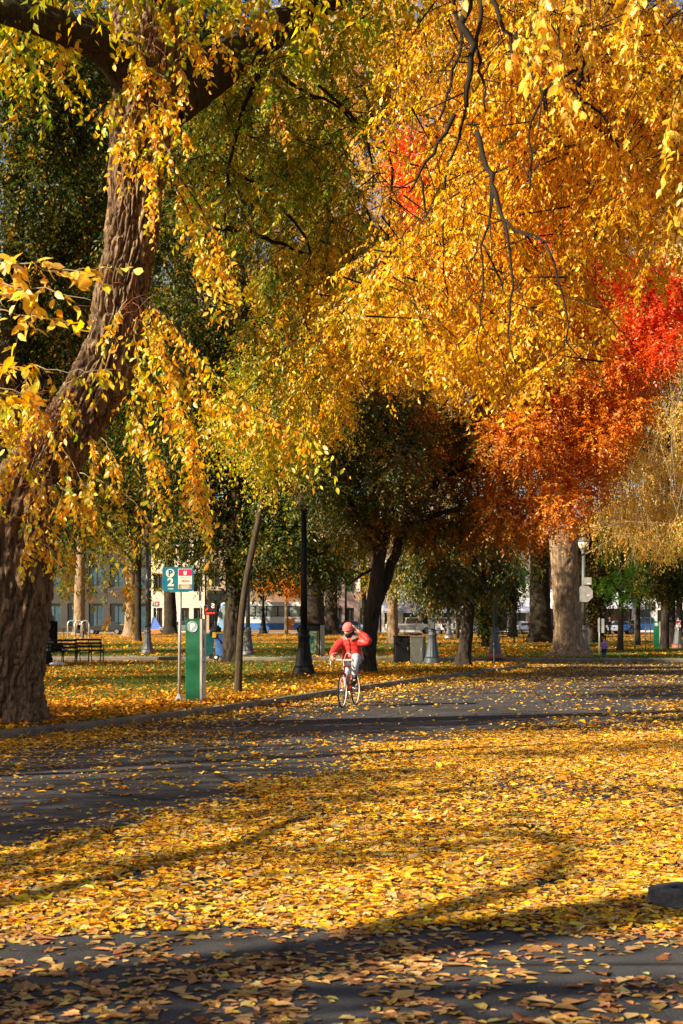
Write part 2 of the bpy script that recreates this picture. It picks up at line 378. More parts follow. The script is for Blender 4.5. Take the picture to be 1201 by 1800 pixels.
def kerb_stones(mb, A, B, step=2.1, gap=.012):
    A = np.array(A); B = np.array(B); d = np.r_[0, np.cumsum(np.linalg.norm(np.diff(A, axis=0), axis=1))]; s0 = 0; rg = np.random.default_rng(3)
    at = lambda P, s_: np.array([np.interp(s_, d, P[:,0]), np.interp(s_, d, P[:,1])])
    while s0 < d[-1]-.3:
        s1 = min(s0+step*rg.uniform(.9,1.1), d[-1]); dz = rg.normal(0,.004); rr = []
        for s_ in np.linspace(s0+gap, s1-gap, 6):
            p, q = at(A, s_), at(B, s_); rr.append([(p[0]+(q[0]-p[0])*k/0.16, p[1]+(q[1]-p[1])*k/0.16, z+(dz if z > 0 else 0)+(rg.normal(0,.0025) if z > 0 else 0)) for k, z in prof])
        mb.rings(rr, True, False); s0 = s1
kerb_stones(mb, KL, KI)
mb.build('kerb', M_KERB, kind='structure')
YF = 62.3                                            # far kerb of the cross street / road bend
FL = [(-160, 72.5), (-12, 66.2), (3.0, 64.0), (7.0, 62.6), (12, 62.4), (40, 63.2), (160, 70)]
FLk = smooth_line(FL, 2)
FLi = offset_line(FLk, 0.16)
MB().slab(FLi + [(160, 163), (-160, 163)], -0.01, LZ).build('lawn', M_LAWN, kind='structure')
mb = MB(); mb.rings([[(p[0]+(q[0]-p[0])*d/0.16, p[1]+(q[1]-p[1])*d/0.16, z) for d, z in prof] for p, q in zip(FLk, FLi)], True, False)
mb.build('kerb', M_KERB, kind='structure')
p1 = offset_line(FLk, 0.165); p2 = offset_line(FLk, 2.2)
MB().slab(p1 + p2[::-1], LZ-0.02, LZ+0.010).build('pavement', M_CONC, kind='structure')
MB().slab([(-160,86),(-2,84.5),(60,88),(60,89.6),(-2,86.2),(-160,87.8)], LZ-0.02, LZ+0.010).build('path', M_CONC, kind='structure')
MB().slab([(-300,163.2),(300,163.2),(300,182),(-300,182)], -0.015, 0.03).build('street', M_ASPH, kind='structure')
MB().slab([(-300,182.2),(300,182.2),(300,186),(-300,186)], -0.015, 0.16).build('pavement', M_CONC, kind='structure')
for k in range(2):                                   # crosswalk bars, painted
    a = G(896-8*k, 1167.6+4.2*k); b = G(992-8*k, 1168.4+4.2*k)
    MB().slab([(a.x,a.y),(b.x,b.y),(b.x,b.y+0.42),(a.x,a.y+0.42)], 0.0, 0.005).build('road_marking', M_PAINT, kind='structure')

# ================================================================ NEAR ELM
def bark_trunk(name, pts, rad, m, parent, off, seg=150, step=0.03, amp=0.05, seed=0, freq=9, lobes=0.0, flat=1.0, lump=0.06):
    pts = np.array(pts, float); rad = np.array(rad, float)
    for _ in range(3):                               # Chaikin smoothing
        q = [pts[0]]; r = [rad[0]]
        for i in range(len(pts)-1):
            q += [pts[i]*.75+pts[i+1]*.25, pts[i]*.25+pts[i+1]*.75]; r += [rad[i]*.75+rad[i+1]*.25, rad[i]*.25+rad[i+1]*.75]
        q.append(pts[-1]); r.append(rad[-1]); pts = np.array(q); rad = np.array(r)
    d = np.r_[0, np.cumsum(np.linalg.norm(np.diff(pts, axis=0), axis=1))]; n = max(int(d[-1]/step), 4); s = np.linspace(0, d[-1], n)
    cen = np.stack([np.interp(s, d, pts[:,i]) for i in range(3)], 1); rr = np.interp(s, d, rad)
    tan = unit(np.gradient(cen, axis=0)); nr = np.array([1.,0,0]); fr = []
    for t in tan:
        nr = nr-t*nr.dot(t); nr /= np.linalg.norm(nr); fr.append((nr.copy(), np.cross(t, nr)))
    A = np.array([f[0] for f in fr]); Bn = np.array([f[1] for f in fr])
    th = np.linspace(0, 2*np.pi, seg, endpoint=False); ct, st = np.cos(th), np.sin(th)
    Rm = rr.mean(); U, S_ = np.meshgrid(th, s)
    # noise on a cylinder so that it is seamless; furrows run along the trunk and wander
    tw = 0.35*np.sin(S_*0.7+seed)
    xx, yy = np.cos(U+tw)*Rm*freq, np.sin(U+tw)*Rm*freq
    warp = (vnoise(xx*.6, yy*.6, S_*2.2, seed+5)-.5)*1.6
    a = 1-np.abs(2*vnoise(xx+warp, yy+warp, S_*2.6, seed)-1); b = 1-np.abs(2*vnoise(xx*1.6+warp, yy*1.6, S_*9, seed+1)-1)
    fine = vnoise(xx*5, yy*5, S_*16, seed+2)
    disp = amp*(-1.5*np.clip(a, .5, 1)**3+0.75-0.5*b**2+.3*fine)
    big = lump*(fbm(np.cos(U)*1.4, np.sin(U)*1.4, S_*.8, 3, seed+9)-.5)*2
    rad_s = rr[:,None]*(1+big)
    if lobes:
        fl = np.exp(-s/0.45)[:,None]; rad_s = rad_s*(1+lobes*fl*(0.5+0.5*np.cos(5*U+1.0+seed)+.4*np.cos(3*U+2)))
    rad_s = rad_s+disp*np.minimum(1, rr/0.3)[:,None]
    P = cen[:,None,:]+A[:,None,:]*(rad_s*ct)[:,:,None]+Bn[:,None,:]*(rad_s*st)[:,:,None]
    i = np.arange(n-1)[:,None]*seg; j = np.arange(seg)[None,:]; j2 = (j+1) % seg
    fs = np.stack([i+j, i+j2, i+seg+j2, i+seg+j], -1).reshape(-1,4)
    vs = P.reshape(-1,3)-np.array(off)
    me = fast_mesh(name, vs, fs, None, True)
    return link(name, me, m, parent)

rng = np.random.default_rng(11)
def pxpath(lst, Y=None):
    r = []
    for q in lst:
        r.append(V(q[0], q[1], q[2] if len(q) > 2 else Y))
    return r
ELM_Y = 23.9
elm = thing('elm_tree', 'big leaning elm with furrowed sunlit trunk and yellow-green sprays at the left edge', 'tree', (V(0,0,ELM_Y)[0], ELM_Y, LZ))
eo = np.array(elm.location); S_E = F/ELM_Y
tp = [(-4,1300,98),(-4,1275,88),(-4,1235,78),(-2,1180,75),(6,1100,74),(18,1010,74),(28,950,71),(46,885,66),(68,830,58),(102,778,50),(134,740,48),(160,700,49),(183,652,46),(201,600,43),(212,515,41),(229,440,43),(236,370,43),(238,300,44),(245,240,48),(255,190,56),(267,150,60),(276,100,42),(281,50,29),(285,0,26),(292,-120,24),(300,-330,18),(290,-560,11)]
bark_trunk('trunk', [V(a,b,ELM_Y) for a,b,c in tp], [c/S_E for a,b,c in tp], BARK_NEAR, elm, eo, 260, 0.022, 0.08, 3, 19, 0.32)
def limb(lst, Y0, Y1, m=BARK_NEAR, parent=elm, off=eo, seg=54, nm='limb', amp=0.03, step=.045):
    n = len(lst); pts = []; rad = []
    for k, (a,b,c) in enumerate(lst):
        Y = Y0+(Y1-Y0)*k/(n-1); pts.append(V(a,b,Y)); rad.append(c/(F/Y))
    return bark_trunk(nm, pts, rad, m, parent, off, seg, step, amp, int(lst[0][0]) % 17, 10, 0, 1, .08)
limb([(262,190,36),(225,120,38),(180,80,32),(110,48,28),(20,18,26),(-120,-20,24),(-320,-120,18)], ELM_Y, 21.5, BARK)  # darker bark puts the shade into this limb's colour
limb([(285,195,40),(335,150,42),(395,108,36),(450,72,31),(510,36,28),(580,-6,24),(700,-80,20),(860,-190,15),(1000,-330,9)], ELM_Y, 27.5, BARK)  # same dark bark: shade painted into the right limb
limb([(262,150,30),(235,60,30),(215,-20,26),(150,-200,20),(60,-420,12)], ELM_Y, 26.5)

PAL_SPRAY = [(0.83,0.44,0.010,5),(0.86,0.62,0.06,2.2),(0.42,0.50,0.025,2.4),(0.80,0.38,0.01,2.0),(0.20,0.36,0.02,1.0)]
PAL_GOLD = [(0.86,0.46,0.004,5),(0.88,0.53,0.010,4),(0.82,0.37,0.003,2),(0.55,0.38,0.012,0.6),(0.88,0.53,0.03,1.3)]
PAL_OLIVE = [(0.60,0.43,0.010,4),(0.40,0.40,0.012,4),(0.19,0.30,0.012,3),(0.80,0.48,0.008,3),(0.07,0.15,0.009,1.5)]
PAL_DARK = [(0.030,0.055,0.007,5),(0.055,0.085,0.009,4),(0.13,0.13,0.010,2.2),(0.50,0.28,0.012,1.6),(0.018,0.034,0.006,3)]
PAL_MID = [(0.06,0.10,0.010,4),(0.12,0.15,0.012,3),(0.27,0.24,0.015,2),(0.55,0.33,0.015,2.4),(0.04,0.07,0.008,3)]
PAL_GREEN = [(0.06,0.20,0.02,4),(0.10,0.28,0.025,4),(0.17,0.32,0.03,2),(0.03,0.10,0.015,2)]
PAL_PALE = [(0.78,0.52,0.10,4),(0.85,0.63,0.17,3),(0.66,0.38,0.05,3),(0.45,0.36,0.06,1)]
PAL_ORANGE = [(0.72,0.26,0.01,4),(0.78,0.38,0.02,4),(0.60,0.14,0.01,1)]

def sprays(rng, stems, *a, **kw):
    for q in stems: spray1(rng, [q], *a, **kw)
def spray1(rng, stems, parent, off, m_leaf, pal, size, per_m=9, tl=(.25,.7), k=9, twig_m=TWIG, stem_r=.012, spread=0.25, down=0.8, rich=True, hang=.55, bright=1.0, nm=('branch','spray_foliage')):
    mb = MB(); D_ = []
    SS, DD, LL = [], [], []
    for st in stems:
        P = np.array(pxpath(st)); Q = [P[0]]
        for _ in range(2):
            Q = [P[0]]
            for i in range(len(P)-1): Q += [P[i]*.75+P[i+1]*.25, P[i]*.25+P[i+1]*.75]
            Q.append(P[-1]); P = np.array(Q)
        P = P+rng.normal(0, .012, P.shape); ln = np.linalg.norm(np.diff(P, axis=0), axis=1); d = np.r_[0, np.cumsum(ln)]
        mb.tube([p-off for p in P], list(np.linspace(stem_r, stem_r*.3, len(P))), 5)
        n = max(int(d[-1]*per_m), 3); t = rng.uniform(0.05, 1.0, n)*d[-1]
        S = np.stack([np.interp(t, d, P[:,i]) for i in range(3)], 1); tan = unit(P[-1]-P[0])
        Dv = tan*0.55+rng.normal(0, 1, (n,3))*np.array([.55,.7,.35]); Dv[:,2] -= down
        SS.append(S); DD.append(Dv); LL.append(rng.uniform(tl[0], tl[1], n))
    S = np.concatenate(SS); Dv = np.concatenate(DD); Ln = np.concatenate(LL)
    droop = rng.uniform(.15, .5, len(S))
    data = twig_leaves(rng, S, Dv, Ln, droop, k, size, pal, hang=hang, aspect=.52, coh=.5)
    vs, fs = twig_sticks(S, Dv, Ln, droop, stem_r*.28)
    b = mb.build(nm[0], twig_m, parent)
    link('twig', fast_mesh('twig', vs-off, fs), twig_m, b)
    return leaves_obj(nm[1], data, m_leaf, b, rich=rich, off=off)
y0 = 22.9
st = lambda l, ya=y0, yb=None: [(a, b, ya+((yb or ya)-ya)*i/(len(l)-1)) for i, (a, b) in enumerate(l)]
elm_stems = [st([(245,520),(300,560),(360,640),(430,705),(500,748),(560,772)], 23.2, 22.0), st([(250,525),(285,600),(325,720),(345,820),(358,905)], 23.2, 21.8),
  st([(245,560),(300,640),(380,700),(440,740)],23.2,22.2), st([(215,680),(250,750),(275,815),(280,870)], 23.2, 22.3), st([(225,640),(300,690),(340,760),(340,840)], 23.2,21.9),
  st([(300,290),(345,350),(385,430),(402,490)], 23.4,22.6), st([(310,330),(345,400),(360,460)],23.4,22.8),
  st([(255,125),(205,165),(165,215)]), st([(265,120),(300,150),(298,235)]), st([(258,180),(272,260),(276,330)]), st([(225,200),(200,215),(185,215)]),
  st([(300,120),(330,80),(350,20)]), st([(215,70),(235,90),(215,160)]), st([(330,60),(420,20),(470,20)]),
  st([(90,770),(60,850),(45,905)]), st([(110,790),(150,850),(170,940)]), st([(100,850),(190,930),(230,1000),(195,1080)]), st([(60,880),(110,960),(150,1020)]),
  st([(100,690),(150,650),(215,650)]), st([(225,520),(200,560),(185,610)]), st([(235,560),(243,640)]), st([(70,700),(30,740),(20,830)]), st([(140,830),(230,870),(300,960)]),
  st([(250,140),(215,250),(205,300)]), st([(400,100),(470,130),(500,230)],24.5,24.2)]
sprays(rng, elm_stems[:7], elm, eo, LEAF, PAL_SPRAY, 0.092, 20, (.3,.75), 9)
sprays(rng, elm_stems[7:], elm, eo, LEAF, PAL_SPRAY, 0.095, 8, (.2,.5), 8, TWIG_PALE, .008)
ex = []
for k in range(20):
    a_, b_ = rng.choice([(30,740),(70,800),(40,880),(110,850),(80,930),(150,760),(20,690),(120,700)])+rng.normal(0,22,2); dx, dy = rng.normal(0,34), abs(rng.normal(45,30))
    ex.append(st([(a_,b_),(a_+dx*.5,b_+dy*.3-10),(a_+dx,b_+dy)], 23.1, 22.6))
for k in range(22):
    a_, b_ = rng.choice([(250,120),(280,230),(230,210),(330,110),(200,60),(120,40),(60,20),(400,70),(470,40),(290,40),(240,300)])+rng.normal(0,16,2); dx, dy = rng.normal(0,34), abs(rng.normal(40,25))
    ex.append(st([(a_,b_),(a_+dx*.5,b_+dy*.3-10),(a_+dx,b_+dy)], 23.1, 22.7))
sprays(rng, ex, elm, eo, LEAF, PAL_SPRAY, 0.088, 14, (.15,.36), 7, TWIG_PALE, .006)
# sucker shoots on the burl
mb = MB()
for k in range(260):
    bx, by = rng.choice([(35,760),(60,850),(40,930),(95,720),(20,700),(232,545),(270,75),(70,790)])
    p = V(bx+rng.normal(0,22), by+rng.normal(0,26), ELM_Y-0.45+rng.normal(0,.05)); d = np.array([rng.normal(0,.5), -abs(rng.normal(.5,.3)), rng.normal(.25,.5)])
    l = rng.uniform(.2,.55); d = unit(d)*l
    mb.tube([p-eo, p+d*.5-eo+np.array([0,0,.03]), p+d-eo-np.array([0,0,.10*l])], [.006,.004,.002], 3)
mb.build('sucker_shoot', TWIG_RED, elm, kind='stuff')

# big high crown of the near elm (mostly above the frame; it shades the lawn and road)
def crown_points(rng, clumps, n_twigs, ln=(.5,1.1), weights=None, down=.5):
    c = np.array([q[0] for q in clumps]); r = np.array([q[1] for q in clumps]); wt = r**2 if weights is None else np.array(weights); wt = wt/wt.sum()
    idx = rng.choice(len(clumps), n_twigs, p=wt); u = unit(rng.standard_normal((n_twigs,3))); rad = rng.uniform(0,1,n_twigs)**(1/2.4)
    S = c[idx]+u*(rad*r[idx])[:,None]*np.array([1.0,1.0,.72])
    D = u+.6*rng.standard_normal((n_twigs,3)); D[:,2] -= down
    return S, D, rng.uniform(ln[0], ln[1], n_twigs)
clE = []
for k in range(34):
    a = rng.uniform(0, 2*np.pi); rr = rng.uniform(2, 8.5); z = rng.uniform(10.9, 19)
    clE.append((np.array([eo[0]+rr*math.cos(a)+1.0, eo[1]+1+rr*math.sin(a)*.8, z]), rng.uniform(1.0, 1.9)))
S, Dv, Ln = crown_points(rng, clE, 4600)
leaves_obj('crown', twig_leaves(rng, S, Dv, Ln, rng.uniform(.2,.5,len(S)), 11, .15, PAL_OLIVE), LEAF_FAR, elm, off=eo)

# ---------------------------------------------------------------- hanging masses
def inside(poly, x, y):
    r = np.zeros(len(x), bool); n = len(poly)
    for i in range(n):
        x1, y1 = poly[i]; x2, y2 = poly[(i+1) % n]
        c = ((y1 > y) != (y2 > y)) & (x < (x2-x1)*(y-y1)/((y2-y1) if y2 != y1 else 1e-9)+x1); r ^= c
    return r
def mass(rng, poly, Y0, Y1, n, ln=(.35,.9), thr=.40, seed=0, dens=None, sc=70.):
    xs = [p[0] for p in poly]; ys = [p[1] for p in poly]; out = []; got = 0
    while got < n:
        m = n*3; x = rng.uniform(min(xs), max(xs), m); y = rng.uniform(min(ys), max(ys), m); Y = rng.uniform(Y0, Y1, m); L = rng.uniform(ln[0], ln[1], m)
        ok = inside(poly, x, y) & inside(poly, x, y+L*.75*F/Y)
        Pw = np.stack([(x-CX)/F*Y, Y, H+(HOR-y)/F*Y], 1)
        nz = fbm(Pw[:,0]*.9, Pw[:,2]*.9, Pw[:,1]*.45, 3, seed); ok &= nz > thr+rng.normal(0,.05,m)
        if dens is not None: ok &= rng.uniform(0,1,m) < dens(x, y)
        out.append((Pw[ok], L[ok], x[ok], y[ok])); got += ok.sum()
    S = np.concatenate([o[0] for o in out])[:n]; L = np.concatenate([o[1] for o in out])[:n]
    x = np.concatenate([o[2] for o in out])[:n]; y = np.concatenate([o[3] for o in out])[:n]
    D = rng.normal(0, .45, (n,3)); D[:,2] = -rng.uniform(.3, 1.0, n); return S, D, L, x, y

def layered(rng, poly, Y0, Y1, n_br, seed, dens=None, tw=24, blen=(.9,2.2), tl=(.22,.55), thr=.42):
    """arching side branches spread through the volume; twigs along each one"""
    xs = [p[0] for p in poly]; ys = [p[1] for p in poly]; B0, B1, B2 = [], [], []; got = 0
    while got < n_br:
        m = n_br*4; x = rng.uniform(min(xs), max(xs), m); y = rng.uniform(min(ys), max(ys), m); Y = rng.uniform(Y0, Y1, m); L = rng.uniform(blen[0], blen[1], m)
        a = rng.uniform(0, 2*np.pi, m); dv = np.stack([np.cos(a), np.sin(a)*.8, -rng.uniform(.15,.9,m)], 1); dv = unit(dv)
        A = np.stack([(x-CX)/F*Y, Y, H+(HOR-y)/F*Y], 1); Bm = A+dv*(L*.5)[:,None]+np.array([0,0,.10])*L[:,None]; Ce = A+dv*L[:,None]; Ce[:,2] -= .22*L
        ok = inside(poly, x, y)
        for Q in (Bm, Ce): ok &= inside(poly, Q[:,0]/Q[:,1]*F+CX, HOR-(Q[:,2]-.28-H)/Q[:,1]*F)
        nz = fbm(A[:,0]*.8, A[:,2]*.8, A[:,1]*.4, 3, seed); ok &= nz > thr
        if dens is not None: ok &= rng.uniform(0,1,m) < dens(Bm[:,0]/Bm[:,1]*F+CX, HOR-(Bm[:,2]-H)/Bm[:,1]*F)
        B0.append(A[ok]); B1.append(Bm[ok]); B2.append(Ce[ok]); got += int(ok.sum())
    B0, B1, B2 = [np.concatenate(q)[:n_br] for q in (B0, B1, B2)]
    t = rng.beta(1.5, 1.0, (n_br, tw))[:,:,None]; S = (1-t)**2*B0[:,None]+2*t*(1-t)*B1[:,None]+t*t*B2[:,None]; S = S.reshape(-1,3)
    ax = np.repeat(unit(B2-B0), tw, 0); n = len(S); sd = unit(np.cross(ax, np.array([0,0,1.])))*rng.choice([-1,1],n)[:,None]
    D = ax*.5+sd*.75+rng.normal(0,.35,(n,3)); D[:,2] -= .35; Ln = rng.uniform(tl[0], tl[1], n)
    k1 = B0.copy(); v1 = B1-B0; l1 = np.linalg.norm(v1,axis=1); v2 = B2-B1; l2 = np.linalg.norm(v2,axis=1)
    a1 = twig_sticks(B0, v1, l1, np.zeros(n_br), np.full(n_br,.016)); a2 = twig_sticks(B1, v2, l2, np.zeros(n_br), np.full(n_br,.009)); a3 = twig_sticks(S, D, Ln, np.full(n,.3), .0045)
    vs = np.concatenate([a1[0], a2[0], a3[0]]); fs = np.concatenate([a1[1], a2[1]+len(a1[0]), a3[1]+len(a1[0])+len(a2[0])])
    return S, D, Ln, vs, fs

# olive-yellow curtain hanging from the near elm's right limb
P_OL = [(345,130),(480,50),(600,-60),(720,-60),(690,180),(680,330),(740,480),(790,600),(815,665),(745,690),(700,690),(650,760),(600,820),(545,810),(480,810),(420,750),(395,600),(340,440),(300,310)]
d_ol = lambda x, y: np.where((x < 470) & (y > 260), .22, np.where((y < 345) & (x > 600), .2, np.where(y < 260, .7, 1.0)))
S, Dv, Ln, tvs, tfs = layered(rng, P_OL, 24.5, 33, 250, 3, d_ol)
def c_olive(rng, P):
    n = len(P); px = P[:,0]/P[:,1]*F+CX; py = HOR-(P[:,2]-H)/P[:,1]*F
    g = np.clip((py-330)/330, 0, 1)*np.clip((px-430)/170, 0, 1)
    a = palette(rng, n, [(0.46,0.36,0.012,3),(0.30,0.34,0.012,4),(0.13,0.24,0.012,4),(0.75,0.45,0.01,1.6),(0.05,0.12,0.009,2.4)], .2); b = palette(rng, n, PAL_GOLD, .15)
    return np.where((rng.uniform(0,1,n) < g*.95+.06)[:,None], b, a)
dr = np.full(len(S), .3)
leaves_obj('hanging_foliage', twig_leaves(rng, S, Dv, Ln, dr, 11, .078, None, c_olive, hang=.5, aspect=.5), LEAF, elm, off=eo)
link('twig', fast_mesh('twig', tvs-eo, tfs), TWIG, elm)
def dark_limbs(lst, parent, off, m=TWIG, nm='branch'):
    for l, Y0, Y1 in lst:
        mb = MB(); pts = []; rad = []
        for k in range(len(l)):
            Y = Y0+(Y1-Y0)*k/(len(l)-1); pts.append(V(l[k][0], l[k][1], Y)-off); rad.append(l[k][2]/(F/Y)/2)
        P = np.array(pts); q = [P[0]]; r2 = [rad[0]]
        for i in range(len(P)-1):
            for t in (.33,.66,1.0):
                q.append(P[i]*(1-t)+P[i+1]*t+rng.normal(0, .018, 3)); r2.append(rad[i]*(1-t)+rad[i+1]*t)
        mb.tube(q, r2, 7)
        for i in range(3, len(q)-1, 2):              # side twigs, hanging
            d = np.array([rng.normal(0,.5), rng.normal(0,.4), -rng.uniform(.2,.9)])*rng.uniform(.4,1.1)
            p = np.array(q[i]); mid = p+d*.5+np.array([rng.normal(0,.12),0,.08])
            mb.tube([p, mid, p+d+np.array([0,0,-.25])], [min(.012, r2[i]*.6), .007, .003], 4)
        mb.build(nm, m, parent)
dark_limbs([([(330,420,13),(400,402,11),(440,405,9),(480,425,7),(520,440,5),(552,452,3)],25.5,27), ([(470,120,9),(530,160,7),(590,180,5),(620,215,3)],26,27),
  ([(400,300,7),(470,330,6),(540,420,5),(560,520,3)],26,27), ([(560,150,6),(640,230,5),(660,330,3)],27,28), ([(480,60,12),(430,190,9),(400,300,6),(395,420,4)],25,26)], elm, eo)

# ================================================================ GOLDEN ELM (trunk out of frame right)
go = np.array([12.5, 20.0, 0.0])
gold = thing('elm_tree', 'golden elm hanging in from beyond the right edge on dark drooping branches', 'tree', tuple(go))
bark_trunk('trunk', [go+np.array(p) for p in ((0,0,-.1),(0,0,1),(-.1,.1,4),(-.4,.2,7),(-1.2,.3,9.5),(-2.5,.3,12),(-3.5,.2,15))], [.8,.62,.55,.5,.4,.28,.12], BARK, gold, go, 60, .08, .05, 4)
P_GO = [(640,-40),(1290,-40),(1290,420),(1220,450),(1160,540),(1115,600),(1080,630),(1010,660),(980,705),(930,720),(890,750),(830,765),(785,710),(750,680),(690,680),(620,670),(565,610),(575,520),(640,440),(640,300)]
def d_go(x, y):
    d = np.where((x < 800) & (y < 230), .16, 1.0); d = np.where((x > 1130) & (y > 330), .6, d)
    d = np.where((x > 685) & (x < 800) & (y > 190) & (y < 350), .10, d); d = np.where((x > 640) & (x < 800) & (y >= 350) & (y < 430), .35, d)
    d = np.where((x > 915) & (x < 1015) & (y > 270) & (y < 420), .5, d); d = np.where((x > 860) & (x < 1090) & (y > 330) & (y < 500), d*.55, d); return d
S, Dv, Ln, tvs, tfs = layered(rng, P_GO, 18.6, 28, 520, 8, d_go)
def c_gold(rng, P):
    n = len(P); px = P[:,0]/P[:,1]*F+CX; py = HOR-(P[:,2]-H)/P[:,1]*F
    a = palette(rng, n, PAL_GOLD, .14); b = palette(rng, n, PAL_OLIVE, .2)
    g = .05+.45*np.clip((800-px)/200, 0, 1)+.15*np.clip((300-py)/300,0,1)
    return np.where((rng.uniform(0,1,n) < g)[:,None], b, a)
dr = np.full(len(S), .3)
leaves_obj('hanging_foliage', twig_leaves(rng, S, Dv, Ln, dr, 11, .074, None, c_gold, hang=.55, aspect=.5), LEAF, gold, off=go)
link('twig', fast_mesh('twig', tvs-go, tfs), TWIG, gold)
# the part of its crown above the frame
S, Dv, Ln, x_, y_ = mass(rng, [(500,-90),(1700,-90),(1700,-700),(700,-620)], 15, 28, 1500, (.5,1.0), .42, 9)
leaves_obj('crown', twig_leaves(rng, S, Dv, Ln, rng.uniform(.3,.6,len(S)), 10, .14, PAL_GOLD), LEAF_FAR, gold, off=go)
dark_limbs([([(850,-300,26),(828,-60,17),(817,40,14),(827,100,12),(818,190,9)],17.8,17.7), ([(850,-60,9),(842,30,8),(834,90,7),(850,140,5),(856,195,3)],18.0,17.7),
  ([(855,-40,10),(880,40,8),(903,75,7),(905,110,5)],17.4,17.1), ([(838,230,9),(858,290,10),(868,340,9),(886,385,7),(920,410,5),(976,426,3)],17.6,16.9),
  ([(800,200,8),(770,250,7),(737,308,5),(724,335,3)],18.0,18.2), ([(737,308,5),(750,370,4),(775,430,3)],18.3,18.4), ([(1010,40,13),(1020,110,12),(1015,170,9),(1030,240,5)],18.8,18.7),
  ([(1015,170,7),(1060,200,5),(1085,260,3)],18.8,18.9), ([(820,190,6),(790,280,5),(775,400,4),(790,520,3)],18.8,19.2), ([(886,385,6),(900,470,5),(895,560,4),(905,640,2)],17.2,16.9),
  ([(868,330,5),(850,430,4),(845,540,3),(840,620,2)],17.8,17.7), ([(1015,120,7),(960,160,6),(930,240,4),(935,330,3)],17.8,17.7), ([(640,160,6),(690,300,5),(680,420,4),(700,520,2)],24,24),
  ([(780,-60,8),(815,70,6),(790,150,5),(770,210,4)],18.8,18.7), ([(905,60,8),(935,120,6),(960,190,4)],17.2,17.1), ([(850,430,4),(885,500,4),(890,600,3)],18.8,18.7), ([(960,430,5),(990,520,4),(1000,600,2)],17.8,17.7)], gold, go)
gst = [[(990,-90,13.4),(955,-20,13.2),(930,50,13.1),(940,110,13)], [(1015,-80,13.4),(985,30,13.2),(975,100,13.1),(1000,165,13)], [(1040,-80,13.6),(1035,-10,13.4),(1045,70,13.3)], [(940,60,13.1),(910,70,13)], [(960,20,13.2),(990,90,13.1),(985,120,13.1)],
       [(1201,130,14),(1180,200,14),(1190,280,14)], [(1240,200,14),(1205,300,14),(1190,400,14)], [(1110,-60,14),(1120,40,14),(1110,110,14)], [(840,-70,13.5),(850,-20,13.5)]]
PAL_BRIGHT = [(0.84,0.55,0.05,5),(0.88,0.66,0.15,3),(0.78,0.42,0.025,3)]
sprays(rng, gst, gold, go, LEAF, PAL_BRIGHT, 0.088, 13, (.12,.32), 7, TWIG, .008, rich=True, hang=.8)

# ================================================================ NEAR-LEFT TREE whose sprays poke in at the left edge
ao = np.array([-13.5, 0.6, LZ])
nlt = thing('elm_tree', 'nearest tree, its large bright yellow leaf sprays poking in at the left edge', 'tree', tuple(ao))
bark_trunk('trunk', [ao+np.array(p) for p in ((0,0,-.1),(0,0,1),(.1,.1,3.5),(.4,.3,6),(.3,.6,9),(.2,.8,12),(0,1,15))], [.6,.45,.4,.36,.28,.2,.08], BARK, nlt, ao, 48, .09, .04, 6)
mb = MB()
for a, b in (((.3,.3,5),(9.0,11.4,2.6)), ((.3,.4,4.6),(8.6,12.0,1.9)), ((.3,.5,7),(4,-3,10)), ((.3,.5,8),(-3,3,11)), ((.3,.4,6.5),(4,4,9.5))):
    a = Vector(a); b = Vector(b); mb.tube([a, a.lerp(b,.35)+Vector((0,0,.7)), a.lerp(b,.7)+Vector((0,0,.6)), b], [.14,.09,.06,.02], 8)
mb.build('limb', BARK, nlt)
nst = [[(-130,462,11.9),(-20,458,11.8),(70,470,11.7),(140,478,11.6),(200,470,11.6)], [(-120,490,11.8),(0,500,11.7),(90,510,11.6),(165,528,11.6)], [(-120,540,12),(10,545,11.8),(70,560,11.8),(140,566,11.7)],
       [(-100,630,13),(20,640,12.8),(90,650,12.7),(165,652,12.7)], [(-100,690,13.2),(-10,690,13),(30,730,13)], [(-90,660,12.6),(0,680,12.5),(60,690,12.5)]]
sprays(rng, nst[:3], nlt, ao, LEAF, PAL_BRIGHT, 0.105, 9, (.15,.34), 7, TWIG_PALE, .007, down=.25, hang=.12)
sprays(rng, nst[3:], nlt, ao, LEAF, PAL_SPRAY, 0.10, 9, (.15,.32), 7, TWIG_PALE, .007, down=.3, hang=.3)
clA = []
for k in range(26):
    a = rng.uniform(0, 2*np.pi); rr = rng.uniform(.5, 5.0); clA.append((ao+np.array([rr*math.cos(a)-.5, rr*math.sin(a)+2.2, rng.uniform(4.6, 8.6)]), rng.uniform(.7,1.3)))
for k in range(12): clA.append((np.array([-10.3+rng.normal(0,1.6), .8+rng.normal(0,.8), rng.uniform(4.8,7.6)]), rng.uniform(.7,1.1)))  # extra unseen clumps added to shade the nearest strip of road
p_ = np.array([-.15, 9.3, 0]); d_ = np.array(sv)                   # crown cut along this ray to let one pool of sun through
clA = [c for c in clA if np.linalg.norm((c[0]-p_)-d_*np.dot(c[0]-p_, d_)) > c[1]+.45]
S, Dv, Ln = crown_points(rng, clA, 1100)
leaves_obj('crown', twig_leaves(rng, S, Dv, Ln, rng.uniform(.2,.5,len(S)), 10, .15, PAL_GOLD), LEAF_FAR, nlt, off=ao)

